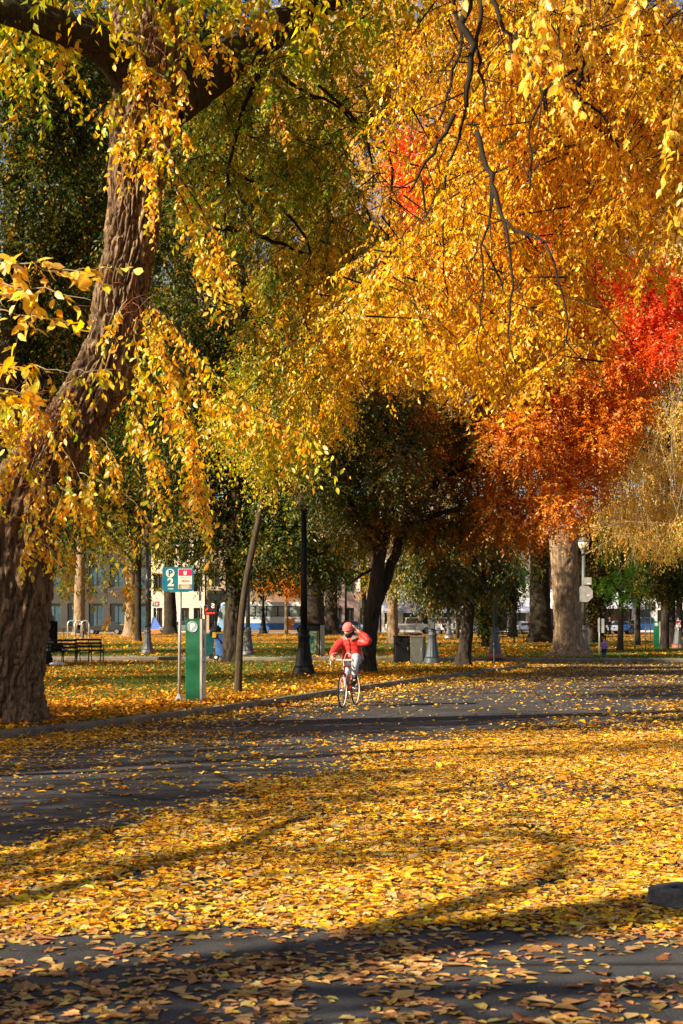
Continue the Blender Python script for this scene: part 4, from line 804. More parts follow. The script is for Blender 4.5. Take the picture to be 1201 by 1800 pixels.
# ---- parking sign "P 2 HOURS / 28303" -----------------------------------------------
def parking_sign(label, px, py, ptop, sw_px, sh_px, cx_px, tilt=0.0, detail=True, rot=0.0):
    b = GL(px, py); S = F/b.y; t = thing('parking_sign', label, 'sign', b, rot)
    hp = (py-ptop)/S; W_, H_ = sw_px/S, sh_px/S; dx = (cx_px-px)/S
    mb = MB(); mb.tube([(0,0,0.0),(tilt*hp*.5,0,hp*.5),(tilt*hp,0,hp)], .029, 12)
    mb.build('pole', GALV, t)
    mb = MB(); mb.lathe([(.10,0),(.10,.012),(.035,.12),(.031,.15)], 6, (0,0,0), False); mb.build('pole_foot', GALV, t)
    pc = (dx, hp-H_*.42)
    mb = MB(); mb.prism(rrect(W_, H_, .045, 5, pc[0], pc[1]), -.040, -.034); pn = mb.build('panel', TEAL, t)
    mb = MB(); mb.box(dx-.17, dx+.20, -.0335, -.024, hp-H_*.92-.015, hp-H_*.92+.022); mb.box(dx-.17, dx+.20, -.0335, -.024, hp-.06, hp-.03); mb.build('bracket', GALV, t)
    u, v = W_, H_; X0, Z1 = pc[0]-W_/2, pc[1]+H_/2
    mb = MB(); mb.prism(disc((X0+.25*u, Z1-.255*v), .175*v, 30), -.044, -.0405); mb.build('disc', CREAM, pn)
    text('letter', 'P', .34*v, TEAL, pn, (X0+.255*u, -.0455, Z1-.262*v), bold=.007)
    text('letter', '2', .45*v, CREAM, pn, (X0+.265*u, -.0425, Z1-.635*v), bold=.008, xs=1.12)
    if detail: text('letter', 'HOURS', .06*v, CREAM, pn, (X0+.265*u, -.0425, Z1-.90*v), bold=.0015, xs=1.1)
    mb = MB(); mb.prism([(X0+.505*u, Z1-.90*v),(X0+.945*u, Z1-.90*v),(X0+.945*u, Z1-.08*v),(X0+.505*u, Z1-.08*v)], -.043, -.0405); st_ = mb.build('sticker', CREAM, pn)
    mb = MB(); mb.prism([(X0+.52*u, Z1-.36*v),(X0+.935*u, Z1-.36*v),(X0+.935*u, Z1-.095*v),(X0+.52*u, Z1-.095*v)], -.046, -.0435); mb.build('header', CRIMSON, st_)
    mb = MB(); mb.prism([(X0+.52*u, Z1-.88*v),(X0+.935*u, Z1-.88*v),(X0+.935*u, Z1-.71*v),(X0+.52*u, Z1-.71*v)], -.046, -.0435); mb.build('footer', SIGNBROWN, st_)
    text('letter', '28303', .14*v, SIGNRED, st_, (X0+.735*u, -.0445, Z1-.585*v), bold=.0005)
    if detail:                                       # small lines that cannot be read in the photo, and the white emblem
        text('letter', 'Parking meter code', .055*v, SIGNBROWN, st_, (X0+.725*u, -.0445, Z1-.445*v), bold=.0004)
        mb = MB(); cz = Z1-.245*v; cx2 = X0+.728*u
        mb.prism([(cx2-.075*v, cz+.02*v),(cx2-.055*v, cz-.065*v),(cx2-.02*v, cz-.09*v),(cx2+.02*v, cz-.09*v),(cx2+.055*v, cz-.065*v),(cx2+.075*v, cz+.02*v),(cx2+.04*v, cz+.03*v),(cx2-.04*v, cz+.03*v)], -.049, -.0465)
        for a in (-.062, -.022, .022, .062): mb.prism(disc((cx2+a*v, cz+(.075-.5*abs(a))*v), .021*v, 12), -.049, -.0465)
        mb.build('emblem', CREAM, st_)
        mb = MB()
        for k, (a, w2) in enumerate(((-.745,.24),(-.79,.30),(-.83,.32),(-.863,.22))): mb.prism([(X0+(.728-w2/2)*u, Z1+a*v-.010*v),(X0+(.728+w2/2)*u, Z1+a*v-.010*v),(X0+(.728+w2/2)*u, Z1+a*v+.008*v),(X0+(.728-w2/2)*u, Z1+a*v+.008*v)], -.0485, -.0465)
        mb.build('small_print', CREAM, st_)
    return t
parking_sign('teal two-hour parking sign on a slightly tilted steel pole beside the green pay station', 315, 1233, 1000, 55, 43, 313.5, .012)
parking_sign('small far teal parking sign near the right edge, left of the second pay station', 1144, 1128, 1060, 19, 15, 1143, 0, False)
parking_sign('tiny far teal parking sign in front of the blue and orange tent', 275.5, 1113, 1058, 12, 9, 275, 0, False)

# ---- green pay stations -------------------------------------------------------------
def pay_station(label, px, py, h_px, front_px, side_px, lock=None):
    b = GL(px, py); S = F/b.y; t = thing('parking_meter', label, 'parking meter', b, R(-9)); t['group'] = 'green pay stations'
    h = h_px/S; fw = front_px/S/math.cos(R(9)); sw = .30
    mb = MB(); mb.box(-fw/2, fw/2, -sw/2+.05, sw/2, .0, h, .012); body = mb.build('cabinet', GREEN_M, t)
    x0 = fw/2
    mb = MB(); mb.box(x0+.002, x0+.055, -sw/2+.03, sw/2+.02, .0, h+.01, .01); sp = mb.build('control_panel', STEEL, t)
    mb = MB(); mb.box(-fw/2-.008, x0, -sw/2+.04, sw/2+.01, h+.001, h+.018); mb.build('top_cap', GREEN_M, t)
    mb = MB(); mb.prism(disc((-.002, h-.135), .098, 30), -sw/2+.044, -sw/2+.0485); ds = mb.build('disc', BLUEDISC, body)
    mb = MB(); y = -sw/2+.041
    mb.ring_torus((-.002, -sw/2+.044, h-.135), (0,1,0), .098, .006, 30, 6); mb.build('disc_rim', STEEL, ds)
    text('letter', 'P', .165, CREAM, ds, (0, -sw/2+.042, h-.138), bold=.006)
    mb = MB()                                        # slots, lock and joints on the control side
    xs = x0+.0565
    for z0, z1, ya, yb in ((.80,.82,-.09,-.03),(.66,.78,-.05,.0),(.56,.63,-.02,.02),(.485,.50,-.06,.06),(.88,.93,-.03,.03)):
        mb.box(xs-.003, xs+.002, ya, yb, z0*h, z1*h)
    mb.build('slot', SLOT, sp)
    mb = MB()
    for z in (.375, .10, .945): mb.box(xs-.002, xs+.0015, -sw/2+.03, sw/2+.02, z*h, z*h+.006)
    mb.build('door_joint', SLOT, sp)
    mb = MB(); mb.lathe([(.018,0),(.018,.008),(.01,.012)], 12); mb.xform(Matrix.Translation((xs,.02,.42*h)) @ Matrix.Rotation(R(90),4,'Y')); mb.build('lock', GALV, sp)
    mb = MB(); mb.box(-fw/2-.015, x0+.07, -sw/2+.035, sw/2+.03, -.02, .022); mb.build('base_plate', SLOT, t)
    return t
pay_station('tall green pay station with grey side and round P badge at the kerb', 341, 1236, 147, 26, 8)
pay_station('far green pay station in front of a dark trunk near the right edge', 1154, 1141, 48, 10, 3)

# ---- lamp posts ---------------------------------------------------------------------
def lamp_post(label, px, py, top_px, m=BLACK, base_m=None, head='flat', tilt=0.0, ground=LZ, sc=1.0, seg=24):
    b = G(px, py, ground); S = F/b.y; h = (py-top_px)/S; t = thing('street_lamp', label, 'street lamp', b)
    q = sc
    mb = MB(); mb.lathe([(.33*q,0),(.33*q,.10*q),(.30*q,.13*q),(.285*q,.22*q),(.27*q,.24*q)], seg); mb.build('plinth', base_m or m, t)
    mb = MB(); mb.lathe([(.265*q,.24*q),(.24*q,.30*q),(.19*q,.60*q),(.155*q,.90*q),(.145*q,1.02*q),(.17*q,1.05*q),(.17*q,1.10*q),(.14*q,1.13*q),(.13*q,1.20*q),(.15*q,1.23*q),(.13*q,1.27*q)], seg*2, flute=seg//2, fl_amt=.035); mb.build('fluted_base', m, t)
    hl = h-.62
    mb = MB(); mb.lathe([(.098*q,1.25*q),(.085*q,hl*.6),(.072*q,hl-.12)], seg*2, flute=seg//3, fl_amt=.03); mb.build('pole', m, t)
    mb = MB(); mb.lathe([(.074*q,hl-.12),(.10,hl-.09),(.10,hl-.05),(.075,hl-.03),(.12,hl+.02),(.14,hl+.06),(.13,hl+.08)], seg); mb.build('collar', m, t)
    if head == 'flat':
        mb = MB(); mb.lathe([(.125,hl+.08),(.19,hl+.20),(.22,hl+.34),(.215,hl+.40)], seg); gl = mb.build('globe', LAMPGLASS, t)
        mb = MB(); mb.lathe([(.22,hl+.40),(.40,hl+.40),(.41,hl+.44),(.34,hl+.47),(.24,hl+.56),(.10,hl+.62),(.03,hl+.66)], seg); mb.build('lamp_cap', m, t)
    else:
        mb = MB(); mb.lathe([(.11,hl+.08),(.20,hl+.20),(.245,hl+.36),(.235,hl+.44)], seg); gl = mb.build('globe', LAMPGLASS, t)
        mb = MB()
        for k in range(6):
            a = 2*math.pi*k/6; mb.tube([(r*math.cos(a), r*math.sin(a), hl+z) for r, z in ((.12,.08),(.208,.20),(.252,.36),(.242,.44))], .009, 5)
        mb.build('lantern_frame', m, t)
        mb = MB(); mb.lathe([(.27,hl+.44),(.27,hl+.47),(.20,hl+.55),(.09,hl+.64),(.05,hl+.67),(.055,hl+.71),(.02,hl+.78)], seg); mb.build('lamp_cap', m, t)
    return t
PINKRED = mat('faded_red_paint', (0.30,0.07,0.06), 0.7, 0.3, 6, 0.1, dirt=(0.2,0.15,0.13))
BLUEGREY = mat('blue_grey_iron', (0.030,0.042,0.058), 0.5, 0.25, 5, 0.1, dirt=(0.09,0.08,0.07))
lamp_post('tall black lamp post with flat cap and flared base in the middle of the lawn', 534.5, 1188, 853)
lamp_post('grey lamp post with fluted foot left of the parking sign', 259.5, 1151, 928, GREYIRON, None, 'acorn', sc=.95)
lamp_post('grey lamp post whose flared foot shows right of the slim leaning tree', 436, 1153, 930, GREYIRON, None, 'acorn', sc=.95)
l3 = lamp_post('blue-grey lamp post beside the black cabinets', 760, 1168, 880, BLUEGREY, None, 'acorn', sc=.95)
l4 = lamp_post('pale grey lamp post with a faded red foot behind the thin sign post', 870.5, 1158, 925, GREYIRON, PINKRED, 'acorn', sc=.98)
l5 = lamp_post('grey lamp post with acorn lantern right of the sunlit elm', 1026, 1150, 945, GREYIRON, None, 'acorn')
lamp_post('far black lamp post in front of the bus, left of the stop sign', 463, 1113.5, 1010, BLACK, None, 'acorn', sc=1.45, seg=14)
lamp_post('far black lamp post with lantern above the cyclist', 608, 1116, 990, BLACK, None, 'acorn', sc=1.2, seg=14)
lamp_post('far pale lamp post right of the white pickup', 789, 1122.5, 1005, GREYIRON, GALV, 'acorn', sc=1.1, seg=14)
lamp_post('grey lamp post with red foot at the right edge beside the no-parking sign', 1191.5, 1141, 985, GREYIRON, PINKRED, 'acorn', sc=1.0, seg=16)
lamp_post('far grey lamp with pale globe between the dark trunks at the right', 1163, 1113, 1045, BLACK, None, 'acorn', sc=1.2, seg=14)
def box_on(l, label, px, py, w_, h_, dy, m, name='sign', capn='sign', inner=None):
    b = l.location; S = F/b.y; t = thing(name, label, capn, (b.x+(px-(CX+b.x/b.y*F))/S, b.y+dy, H+(HOR-py)/S))
    mb = MB(); mb.box(-w_/2, w_/2, -.012, .012, 0, h_, .004); mb.build('panel', m, t)
    mb = MB(); mb.box(-.05,.05,.0125,-dy-.06,h_*.25,h_*.25+.04); mb.box(-.05,.05,.0125,-dy-.06,h_*.7,h_*.7+.04); mb.build('bracket', GALV, t)
    return t
box_on(l3, 'grey utility box strapped to the blue-grey lamp post', 758, 1105, .20, .48, -.17, GREYIRON, 'utility_box', 'utility box')
# backs of street signs on the lamp post by the sunlit elm
ALU = mat('bare_aluminium', (0.36,0.35,0.33), 0.5, 0.15, 5, 0.03, 0.3, dirt=(0.25,0.23,0.2))
b5 = l5.location; S5 = F/b5.y
t = thing('street_sign', 'blank grey back of a rectangular sign above the octagon right of the elm', 'sign', (b5.x, b5.y-.16, 0))
z0 = H+(HOR-1028)/S5; z1 = H+(HOR-1015)/S5; mb = MB(); mb.box(-.1, .33, -.006, .006, z0, z1, .003); mb.build('panel', ALU, t)
mb = MB(); mb.box(.13,.26,-.0095,-.0065,z0+.03,z0+.07); mb.build('sticker', WHITE, t)
mb = MB(); mb.box(-.06,.06,.0065,.08,z0+.1,z0+.14); mb.build('bracket', GALV, t)
t = thing('stop_sign', 'grey back of an octagonal stop sign right of the sunlit elm trunk', 'sign', (b5.x+.02, b5.y-.165, 0))
zc = H+(HOR-1044)/S5; r8 = .39
mb = MB(); mb.prism([(r8*math.cos(R(22.5+45*k)), zc+r8*math.sin(R(22.5+45*k))) for k in range(8)], -.005, .005); mb.build('panel', ALU, t)
mb = MB(); mb.box(.10,.22,-.0085,-.0055,zc-.08,zc-.04); mb.build('sticker', WHITE, t)
mb = MB(); mb.box(-.06,.06,.0055,.09,zc-.1,zc-.05); mb.build('bracket', GALV, t)

# ---- stop sign in front of the bus
b = GL(472, 1112.5); S = F/b.y; t = thing('stop_sign', 'red stop sign with white letters in front of the bus', 'sign', b)
zc = (1112.5-1061.5)/S; r8 = 6.9/S*1.02
octo = lambda r, a=22.5: [(r*math.cos(R(a+45*k)), zc+r*math.sin(R(a+45*k))) for k in range(8)]
mb = MB(); mb.tube([(0,.03,0),(0,.03,zc+r8)], .045, 8); mb.build('pole', GALV, t)
mb = MB(); mb.prism(octo(r8), -.03, -.022); pn = mb.build('panel', WHITE, t)
mb = MB(); mb.prism(octo(r8*.9), -.036, -.031); pr = mb.build('red_face', SIGNRED, pn)
text('letter', 'STOP', r8*.72, WHITE, pr, (0,-.04,zc), bold=.012, ext=.003, xs=.95)
# ---- small signs
def post_sign(label, px, py, top, plates, pole_r=.03, name='street_sign', m_pole=GALV, kind='sign'):
    b = GL(px, py); S = F/b.y; t = thing(name, label, kind, b); hp = (py-top)/S
    mb = MB(); mb.tube([(0,0,0),(0,0,hp)], pole_r, 10); mb.build('pole', m_pole, t)
    mb = MB(); mb.lathe([(pole_r*2.2,0),(pole_r*2,.02),(pole_r*1.15,.05)], 10); mb.build('pole_foot', m_pole, t)
    for (cx2, y0_, y1_, wp, m, dy) in plates:
        z0 = (py-y1_)/S; z1 = (py-y0_)/S; x = (cx2-px)/S
        mb = MB(); mb.prism(rrect(wp/S, z1-z0, min(.03, wp/S*.15), 3, x, (z0+z1)/2), dy-.006, dy); mb.build('panel', m, t)
    return t, S
t, S = post_sign('no-parking sign on a thin post at the right edge', 1192.5, 1142, 1085, [(1192.5,1090,1102.5,8,WHITE,-.05)])
mb = MB(); zc = (1142-1095)/S; mb.ring_torus((0,-.06,zc), (0,1,0), .10, .018, 20, 6); mb.box(-.085,.085,-.064,-.058,zc-.015,zc+.015); mb.xform(Matrix.Identity(4)); mb.build('red_ring', SIGNRED, t)
text('letter', 'P', .15, SLOT, t, (0,-.058,zc), bold=.004)
post_sign('pair of thin weathered sign boards on a post left of the purple hydrant', 1053.8, 1152.5, 1086, [(1052.5,1088,1111,3.4,ALU,-.04),(1059.5,1087.5,1112.5,5,ALU,-.06)], .03)
post_sign('tall bare metal post without a sign, right of the young green tree', 1116.3, 1144.5, 1050, [], .032, 'metal_post', GALV, 'post')
post_sign('short bare metal post between the tall post and the second pay station', 1135, 1145, 1091, [], .03, 'metal_post', GALV, 'post')
post_sign('thin grey post at the kerb corner in front of the red-footed lamp post', 868.8, 1171, 1075, [(868.8,1075,1098,4,GREYIRON,-.04)], .026, 'metal_post', GREYIRON, 'post')
post_sign('tall pale pole with a white sign above the cyclist, behind the maple trunk', 632, 1116, 985, [(629.5,1023,1040.5,8,WHITE,-.15),(632.5,1043,1050,4,mat('orange_tape',(.6,.2,.02),.6,.1,6),-.16)], .10, 'sign_pole', GALV, 'sign')
post_sign('white sign with dark symbol on a post right of the pale flared trunk', 238.5, 1118, 1028, [(240.5,1029.5,1044.5,10,CREAM,-.06)], .045)
text('letter', 'G', .42, SLOT, bpy.data.objects['street_sign.003'] if 'street_sign.003' in bpy.data.objects else t, (.10,-.07,(1118-1037)/(F/GL(238.5,1118).y)), bold=.01)
post_sign('grey sign box on the black lamp post in front of the bus', 464.5, 1112.6, 1024, [(464.3,1025,1038,8,ALU,-.20)], .04)
post_sign('second grey sign beside the trunk left of the bus, on its own thin post', 353, 1116, 1030, [(352,1040,1056,4.5,GREYIRON,-.06)], .05)

# ---- fire hydrant -------------------------------------------------------------------
PURPLE = mat('purple_paint', (0.42,0.25,0.62), 0.45, 0.12, 6, 0.1); NAVY = mat('dark_blue_paint', (0.035,0.035,0.085), 0.5, 0.2, 6, 0.1)
b = GL(1062, 1154.5); t = thing('fire_hydrant', 'purple fire hydrant with dark blue lower barrel on the far verge', 'hydrant', b); q = .66/.75
mb = MB(); mb.lathe([(.17*q,0),(.17*q,.03*q),(.12*q,.05*q),(.115*q,.34*q),(.15*q,.35*q),(.15*q,.385*q)], 20); mb.build('lower_barrel', NAVY, t)
mb = MB(); mb.lathe([(.15*q,.387*q),(.15*q,.42*q),(.115*q,.43*q),(.115*q,.60*q),(.145*q,.61*q),(.145*q,.635*q),(.12*q,.66*q),(.09*q,.71*q),(.04*q,.74*q),(.035*q,.75*q),(.035*q,.79*q)], 20); mb.build('barrel', PURPLE, t)
for nm, ang, r, z, l in (('nozzle', -35, .075, .50, .19), ('nozzle', 145, .06, .53, .17), ('nozzle', -125, .06, .53, .17)):
    mb = MB(); mb.lathe([(r*.8*q,.08*q),(r*.8*q,l*.7*q),(r*1.1*q,l*.7*q),(r*1.1*q,l*q),(r*.5*q,l*1.03*q),(r*.45*q,l*1.2*q)], 14)
    mb.xform(Matrix.Translation((0,0,z*q)) @ Matrix.Rotation(R(ang),4,'Z') @ Matrix.Rotation(R(90),4,'Y')); mb.build(nm, PURPLE, t)

# ---- benches ------------------------------------------------------------------------
def bench(label, px, py, len_m, rot=0.0, m=DKWOOD, group='dark slatted benches on the left lawn', h=.86):
    b = GL(px, py); t = thing('park_bench', label, 'bench', b, rot, group); L = len_m/2       # back is toward -y (seen from behind)
    mb = MB()
    for k in range(6): mb.box(-L, L, -.12+.085*k, -.055+.085*k, .425+.012*abs(k-2.5), .45+.012*abs(k-2.5), .006)
    mb.build('seat', m, t)
    mb = MB()
    for k in range(3):
        z = .55+.125*k; y = -.17-.045*k; mb.box(-L, L, y-.012, y+.012, z, z+.072, .005)
    mb.build('backrest', m, t)
    for x in (-L+.06, 0, L-.06):
        mb = MB()
        mb.tube([(x,-.30,0),(x,-.24,.10),(x,-.16,.25),(x,-.125,.42),(x,-.15,.55),(x,-.205,.70),(x,-.262,.86)], [.026,.022,.02,.022,.02,.02,.016], 7)
        mb.tube([(x,-.13,.415),(x,.1,.40),(x,.32,.42),(x,.36,.36),(x,.31,.22),(x,.36,.06),(x,.40,0)], [.02,.018,.02,.02,.018,.02,.026], 7)
        mb.tube([(x,-.16,.62),(x,.1,.64),(x,.30,.62),(x,.34,.55),(x,.30,.42)], .014, 6)
        mb.build('leg', BLACK, t)
    return t
bench('dark slatted bench seen from behind beside the near elm, belongings heaped on it', 110, 1168, 1.02, R(4))
bench('dark slatted bench seen from behind, right one of the pair', 158, 1165.5, .96, R(-3))
g2 = 'far benches across the lawn'
bench('far bench below the sunlit pale trunks, empty and glinting in the sun', 112, 1119, 2.2, R(20), mat('sunlit_bench_wood',(.25,.16,.09),.5,.3,5), g2, 1.2)  # paler copy of the bench wood: sunlight put into its colour
bench('far dark bench right of the red-footed lamp post', 884, 1131, 1.6, R(185), DKWOOD, g2)
bench('far dark bench at the foot of the broad dark trunk', 921, 1130, 1.3, R(170), DKWOOD, g2)
bench('far bench left of the dark trunk by the white pickup', 712, 1115, 2.2, R(180), DKWOOD, g2)
# belongings on and under the left bench
CLOTHG = mat('pale_grey_cloth', (0.36,0.38,0.44), 0.9, 0.3, 9, 0.6); CLOTHB = mat('blue_cloth', (0.05,0.10,0.19), 0.9, 0.3, 9, 0.6); CLOTHD = mat('dark_cloth', (0.012,0.013,0.017), 0.9, 0.3, 9, 0.6)
BAGW = mat('white_plastic', (0.62,0.60,0.62), 0.3, 0.2, 6, 0.3)
def lump(name, label, c, px, py, z, sx, sy, sz, m, seed, Yo=0.0):
    b = GL(px, py); t0 = np.array((b.x, b.y+Yo, b.z+z)); nu, nv = 40, 22; th = np.linspace(0, 2*np.pi, nu, endpoint=False); ph = np.linspace(.02, np.pi-.02, nv)
    Pm, T_ = np.meshgrid(ph, th, indexing='ij'); x, y, zz = np.sin(Pm)*np.cos(T_), np.sin(Pm)*np.sin(T_), -np.cos(Pm)
    r = 1+.55*(fbm(x*2.2+seed, y*2.2, zz*2.2, 4, seed)-.5)*2*.6; cr = 1-.12*np.abs(2*vnoise(x*4, y*4+seed, zz*4, seed)-1); r = r*cr
    vs = np.stack([x*r*sx, y*r*sy, np.maximum((zz*r+.75)*sz, 0)], -1).reshape(-1,3)
    i = np.arange(nv-1)[:,None]*nu; j = np.arange(nu)[None,:]; j2 = (j+1) % nu
    o = link(name, fast_mesh(name, vs, np.stack([i+j, i+j2, i+nu+j2, i+nu+j], -1).reshape(-1,4), None, True), m); o.location = t0; tag(o, label, c); return o
lump('jacket', 'crumpled pale grey jacket heaped at the left end of the bench', 'jacket', 83, 1168, .45, .22, .20, .30, CLOTHG, 2)
lump('duffel_bag', 'black bag standing on the grass left of the bench, under the grey jacket', 'bag', 82, 1170, 0, .20, .22, .27, CLOTHD, 3)
lump('blanket', 'dark blanket bundle on the bench seat between the jacket and the second bench', 'blanket', 99, 1168, .45, .24, .18, .17, CLOTHD, 4)
lump('backpack', 'blue cloth bag hanging at the back of the left bench', 'bag', 105, 1167, .42, .13, .14, .18, CLOTHB, 5)
lump('duffel_bag', 'grey-blue bag at the right end of the left bench seat', 'bag', 113, 1167, .42, .13, .13, .12, CLOTHG, 6)
lump('plastic_bag', 'crumpled white plastic bag lying on the grass under the left bench', 'bag', 101, 1171.5, 0, .27, .2, .10, BAGW, 7)

# ---- bike racks ---------------------------------------------------------------------
RACK = mat('rack_steel', (0.5,0.5,0.5), 0.35, 0.15, 6, 0, .5)
for k, (px, lb) in enumerate(((126,'leftmost of the three grey hoop bike racks behind the benches'),(138.5,'middle one of the three grey hoop bike racks'),(150,'rightmost of the three grey hoop bike racks'))):
    b = GL(px, 1122); S = F/b.y; t = thing('bike_rack', lb, 'bike rack', b, R(15), 'bike racks behind the benches'); r = 6.6/S; hh = 31/S
    mb = MB(); mb.tube([(-r,0,0),(-r,0,hh-r)]+[(-r*math.cos(a), 0, hh-r+r*math.sin(a)) for a in np.linspace(0.15, math.pi-.15, 12)]+[(r,0,hh-r),(r,0,0)], .055, 8); mb.build('hoop', RACK, t)
    mb = MB(); mb.lathe([(.13,0),(.13,.02),(.06,.03)], 10, (-r,0,0)); mb.lathe([(.13,0),(.13,.02),(.06,.03)], 10, (r,0,0)); mb.build('foot', RACK, t)
# ---- slatted litter bin behind the near elm
b = GL(90, 1149); S = F/b.y; t = thing('litter_bin', 'black slatted litter bin with rounded dome top between the elm trunk and the bike racks', 'litter bin', b)
hb = 56/S; rb = 10.5/S
mb = MB(); mb.lathe([(rb*.9,0),(rb*.9,hb*.97)], 24); mb.build('drum', SLOT, t)
mb = MB()
for k in range(24):
    a = 2*math.pi*k/24; mb.tube([(rb*math.cos(a), rb*math.sin(a), .06),(rb*math.cos(a), rb*math.sin(a), hb)], .022, 5)
mb.build('slat', BLACK, t, kind=None)
mb = MB(); mb.ring_torus((0,0,hb), (0,0,1), rb, .03, 24, 6); mb.ring_torus((0,0,.08), (0,0,1), rb, .03, 24, 6); mb.build('rim', BLACK, t)
mb = MB(); mb.lathe([(rb*.55,hb),(rb*.6,hb+.05),(rb*.55,hb+.2),(rb*.35,hb+.29),(.03,hb+.32)], 20); mb.build('dome_lid', GREYIRON, t)

# ---- black and grey cabinets by the blue-grey lamp post --------------------------------
CABG = mat('cabinet_grey', (0.045,0.045,0.04), 0.5, 0.2, 4, 0.05, dirt=(0.12,0.11,0.09)); CABB = mat('cabinet_black', (0.005,0.005,0.006), 0.75, 0.3, 4, 0.05)
def cabinet(name, label, px0, px1, py, top, dep, m, rot=0.0, door=True, c='cabinet', rim=None):
    b = GL((px0+px1)/2, py); S = F/b.y; t = thing(name, label, c, b, rot); w_ = (px1-px0)/S; h = (py-top)/S
    mb = MB(); mb.box(-w_/2, w_/2, 0, dep, .03, h, .015); bd = mb.build('body', m, t)
    mb = MB(); mb.box(-w_/2-.02, w_/2+.02, -.02, dep+.02, h+.002, h+.045, .012); mb.build('lid', rim or m, t)
    mb = MB(); mb.box(-w_/2+.03, w_/2-.03, .03, dep-.03, -.02, .028); mb.build('plinth', SLOT, t)
    if door:
        mb = MB(); mb.box(-w_/2+.035, w_/2-.035, -.012, -.002, .09, h-.07, .004); d = mb.build('door', m, t)
        mb = MB(); mb.box(w_/2-.09, w_/2-.07, -.035, -.0125, h*.5, h*.62); mb.build('handle', GALV, d)
    return t
cabinet('litter_bin', 'square black litter bin left of the grey cabinet', 695, 721, 1167, 1120, .62, CABB, R(4), True, 'litter bin')
cabinet('utility_cabinet', 'grey metal cabinet between the black bin and the blue-grey lamp post', 721.5, 745, 1167.5, 1121, .5, CABG, R(-12), True, 'cabinet')
lump('jacket', 'dark reddish coat lying on top of the two cabinets', 'coat', 727, 1167.5, 1.0, .36, .2, .055, mat('dark_red_cloth',(.035,.012,.012),.9,.3,8,.5), 9, .3)
# ---- litter bin with a picture panel behind the lamp post
b = GL(552, 1153); S = F/b.y; t = thing('litter_bin', 'black litter bin with a green forest picture on its side, behind the tall lamp post', 'litter bin', b, R(-16))
w_ = 23/S; h = 55/S; mb = MB(); mb.box(-w_/2, w_/2, 0, .5, .03, h, .015); mb.build('body', CABB, t)
mb = MB(); mb.box(-w_/2-.02, w_/2+.02, -.02, .52, h+.002, h+.05, .012); mb.build('lid', BLACK, t)
mb = MB(); mb.box(w_/2+.002, w_/2+.05, -.01, .52, .03, h-.02, .01); mb.build('side_panel', mat('pale_grey_panel',(.30,.30,.25),.5,.15,5), t)
mb = MB(); mb.box(-w_/2+.05, w_/2-.05, -.014, -.002, .1, h*.80); pc = mb.build('picture_panel', mat('picture_green',(.14,.30,.15),.4,.25,3), t)
PB = mat('picture_brown',(.13,.06,.03),.4,.25,5); PT = mat('picture_teal',(.02,.13,.10),.4,.25,5)
mb = MB(); mb.prism([(w_*.12,.12),(w_*.36,.12),(w_*.40,h*.79),(w_*.22,h*.79),(w_*.2,h*.4)], -.017,-.0145); mb.prism([(-w_*.05,.3),(w_*.04,.3),(w_*.0,h*.65),(-w_*.05,h*.6)], -.017,-.0145); mb.build('picture_trunk', PB, pc)
mb = MB(); mb.prism([(-w_*.38,h*.3),(-w_*.1,h*.42),(-w_*.02,h*.68),(-w_*.2,h*.6),(-w_*.38,h*.72)], -.0172,-.0146); mb.build('picture_shrub', PT, pc)
mb = MB(); mb.box(-w_*.2,w_*.2,-.017,-.0145,h*.75,h*.775); mb.build('caption_strip', CREAM, pc)
mb = MB(); mb.box(-w_*.36,w_*.36,-.004,.0,h*.84,h*.95); mb.build('opening', SLOT, t)

# ---- cart with a blue wheelie bin
BLUEP = mat('blue_plastic', (0.045,0.13,0.36), 0.4, 0.2, 5, 0.05, dirt=(.10,.2,.4)); YEL = mat('yellow_plastic', (0.62,0.36,0.02), 0.4, 0.1, 5); TEALP = mat('teal_plastic', (0.0,0.07,0.07), 0.4, 0.2, 5)
RUB = mat('rubber', (0.018,0.018,0.018), 0.8, 0.3, 9, 0.2)
b = GL(387, 1161); S = F/b.y; q = 1/S
t = thing('wheelie_bin', 'blue wheelie bin with yellow rim standing left of the dark ivy-flecked trunk', 'bin', b, R(-6))
w0, w1, hb = 15*q, 20*q, 47*q
mb = MB(); mb.rings([[(-w0/2,-.02,.12),(w0/2,-.02,.12),(w0/2,.42,.12),(-w0/2,.42,.12)],[(-w1/2,-.1,hb),(w1/2,-.1,hb),(w1/2,.5,hb),(-w1/2,.5,hb)]]); bd = mb.build('body', BLUEP, t)
mb = MB(); mb.box(-w1/2-.05, w1/2+.03, -.13, .53, hb+.002, hb+.05, .015); mb.box(-w1/2-.05, -w1/2+.10, -.15, -.105, hb-.15, hb+.001, .01); mb.build('rim', YEL, t)
mb = MB(); mb.box(-w1/2, w1/2, -.11, .51, hb+.052, hb+.085, .02); mb.build('lid', SLOT, t)
mb = MB(); mb.tube([(-.1,-.105,hb*.86),(.02,-.10,hb*.74),(.07,-.09,hb*.62)], .02, 6); mb.build('strap', SLOT, bd)
for x in (-w0/2+.02, w0/2-.02):
    mb = MB(); mb.lathe([(.035,-.03),(.10,-.03),(.115,-.015),(.115,.015),(.10,.03),(.035,.03)], 18); mb.xform(Matrix.Translation((x,-.07,.115)) @ Matrix.Rotation(R(80),4,'X')); wl = mb.build('wheel', RUB, t)
    mb = MB(); mb.lathe([(.055,-.034),(.055,.034)], 14); mb.xform(Matrix.Translation((x,-.07,.115)) @ Matrix.Rotation(R(80),4,'X')); mb.build('hub', CREAM, wl)
t = thing('wheelie_bin', 'dark teal bin half hidden behind the green pay station', 'bin', GL(367,1158)); w1 = 17*q; hb = 44*q
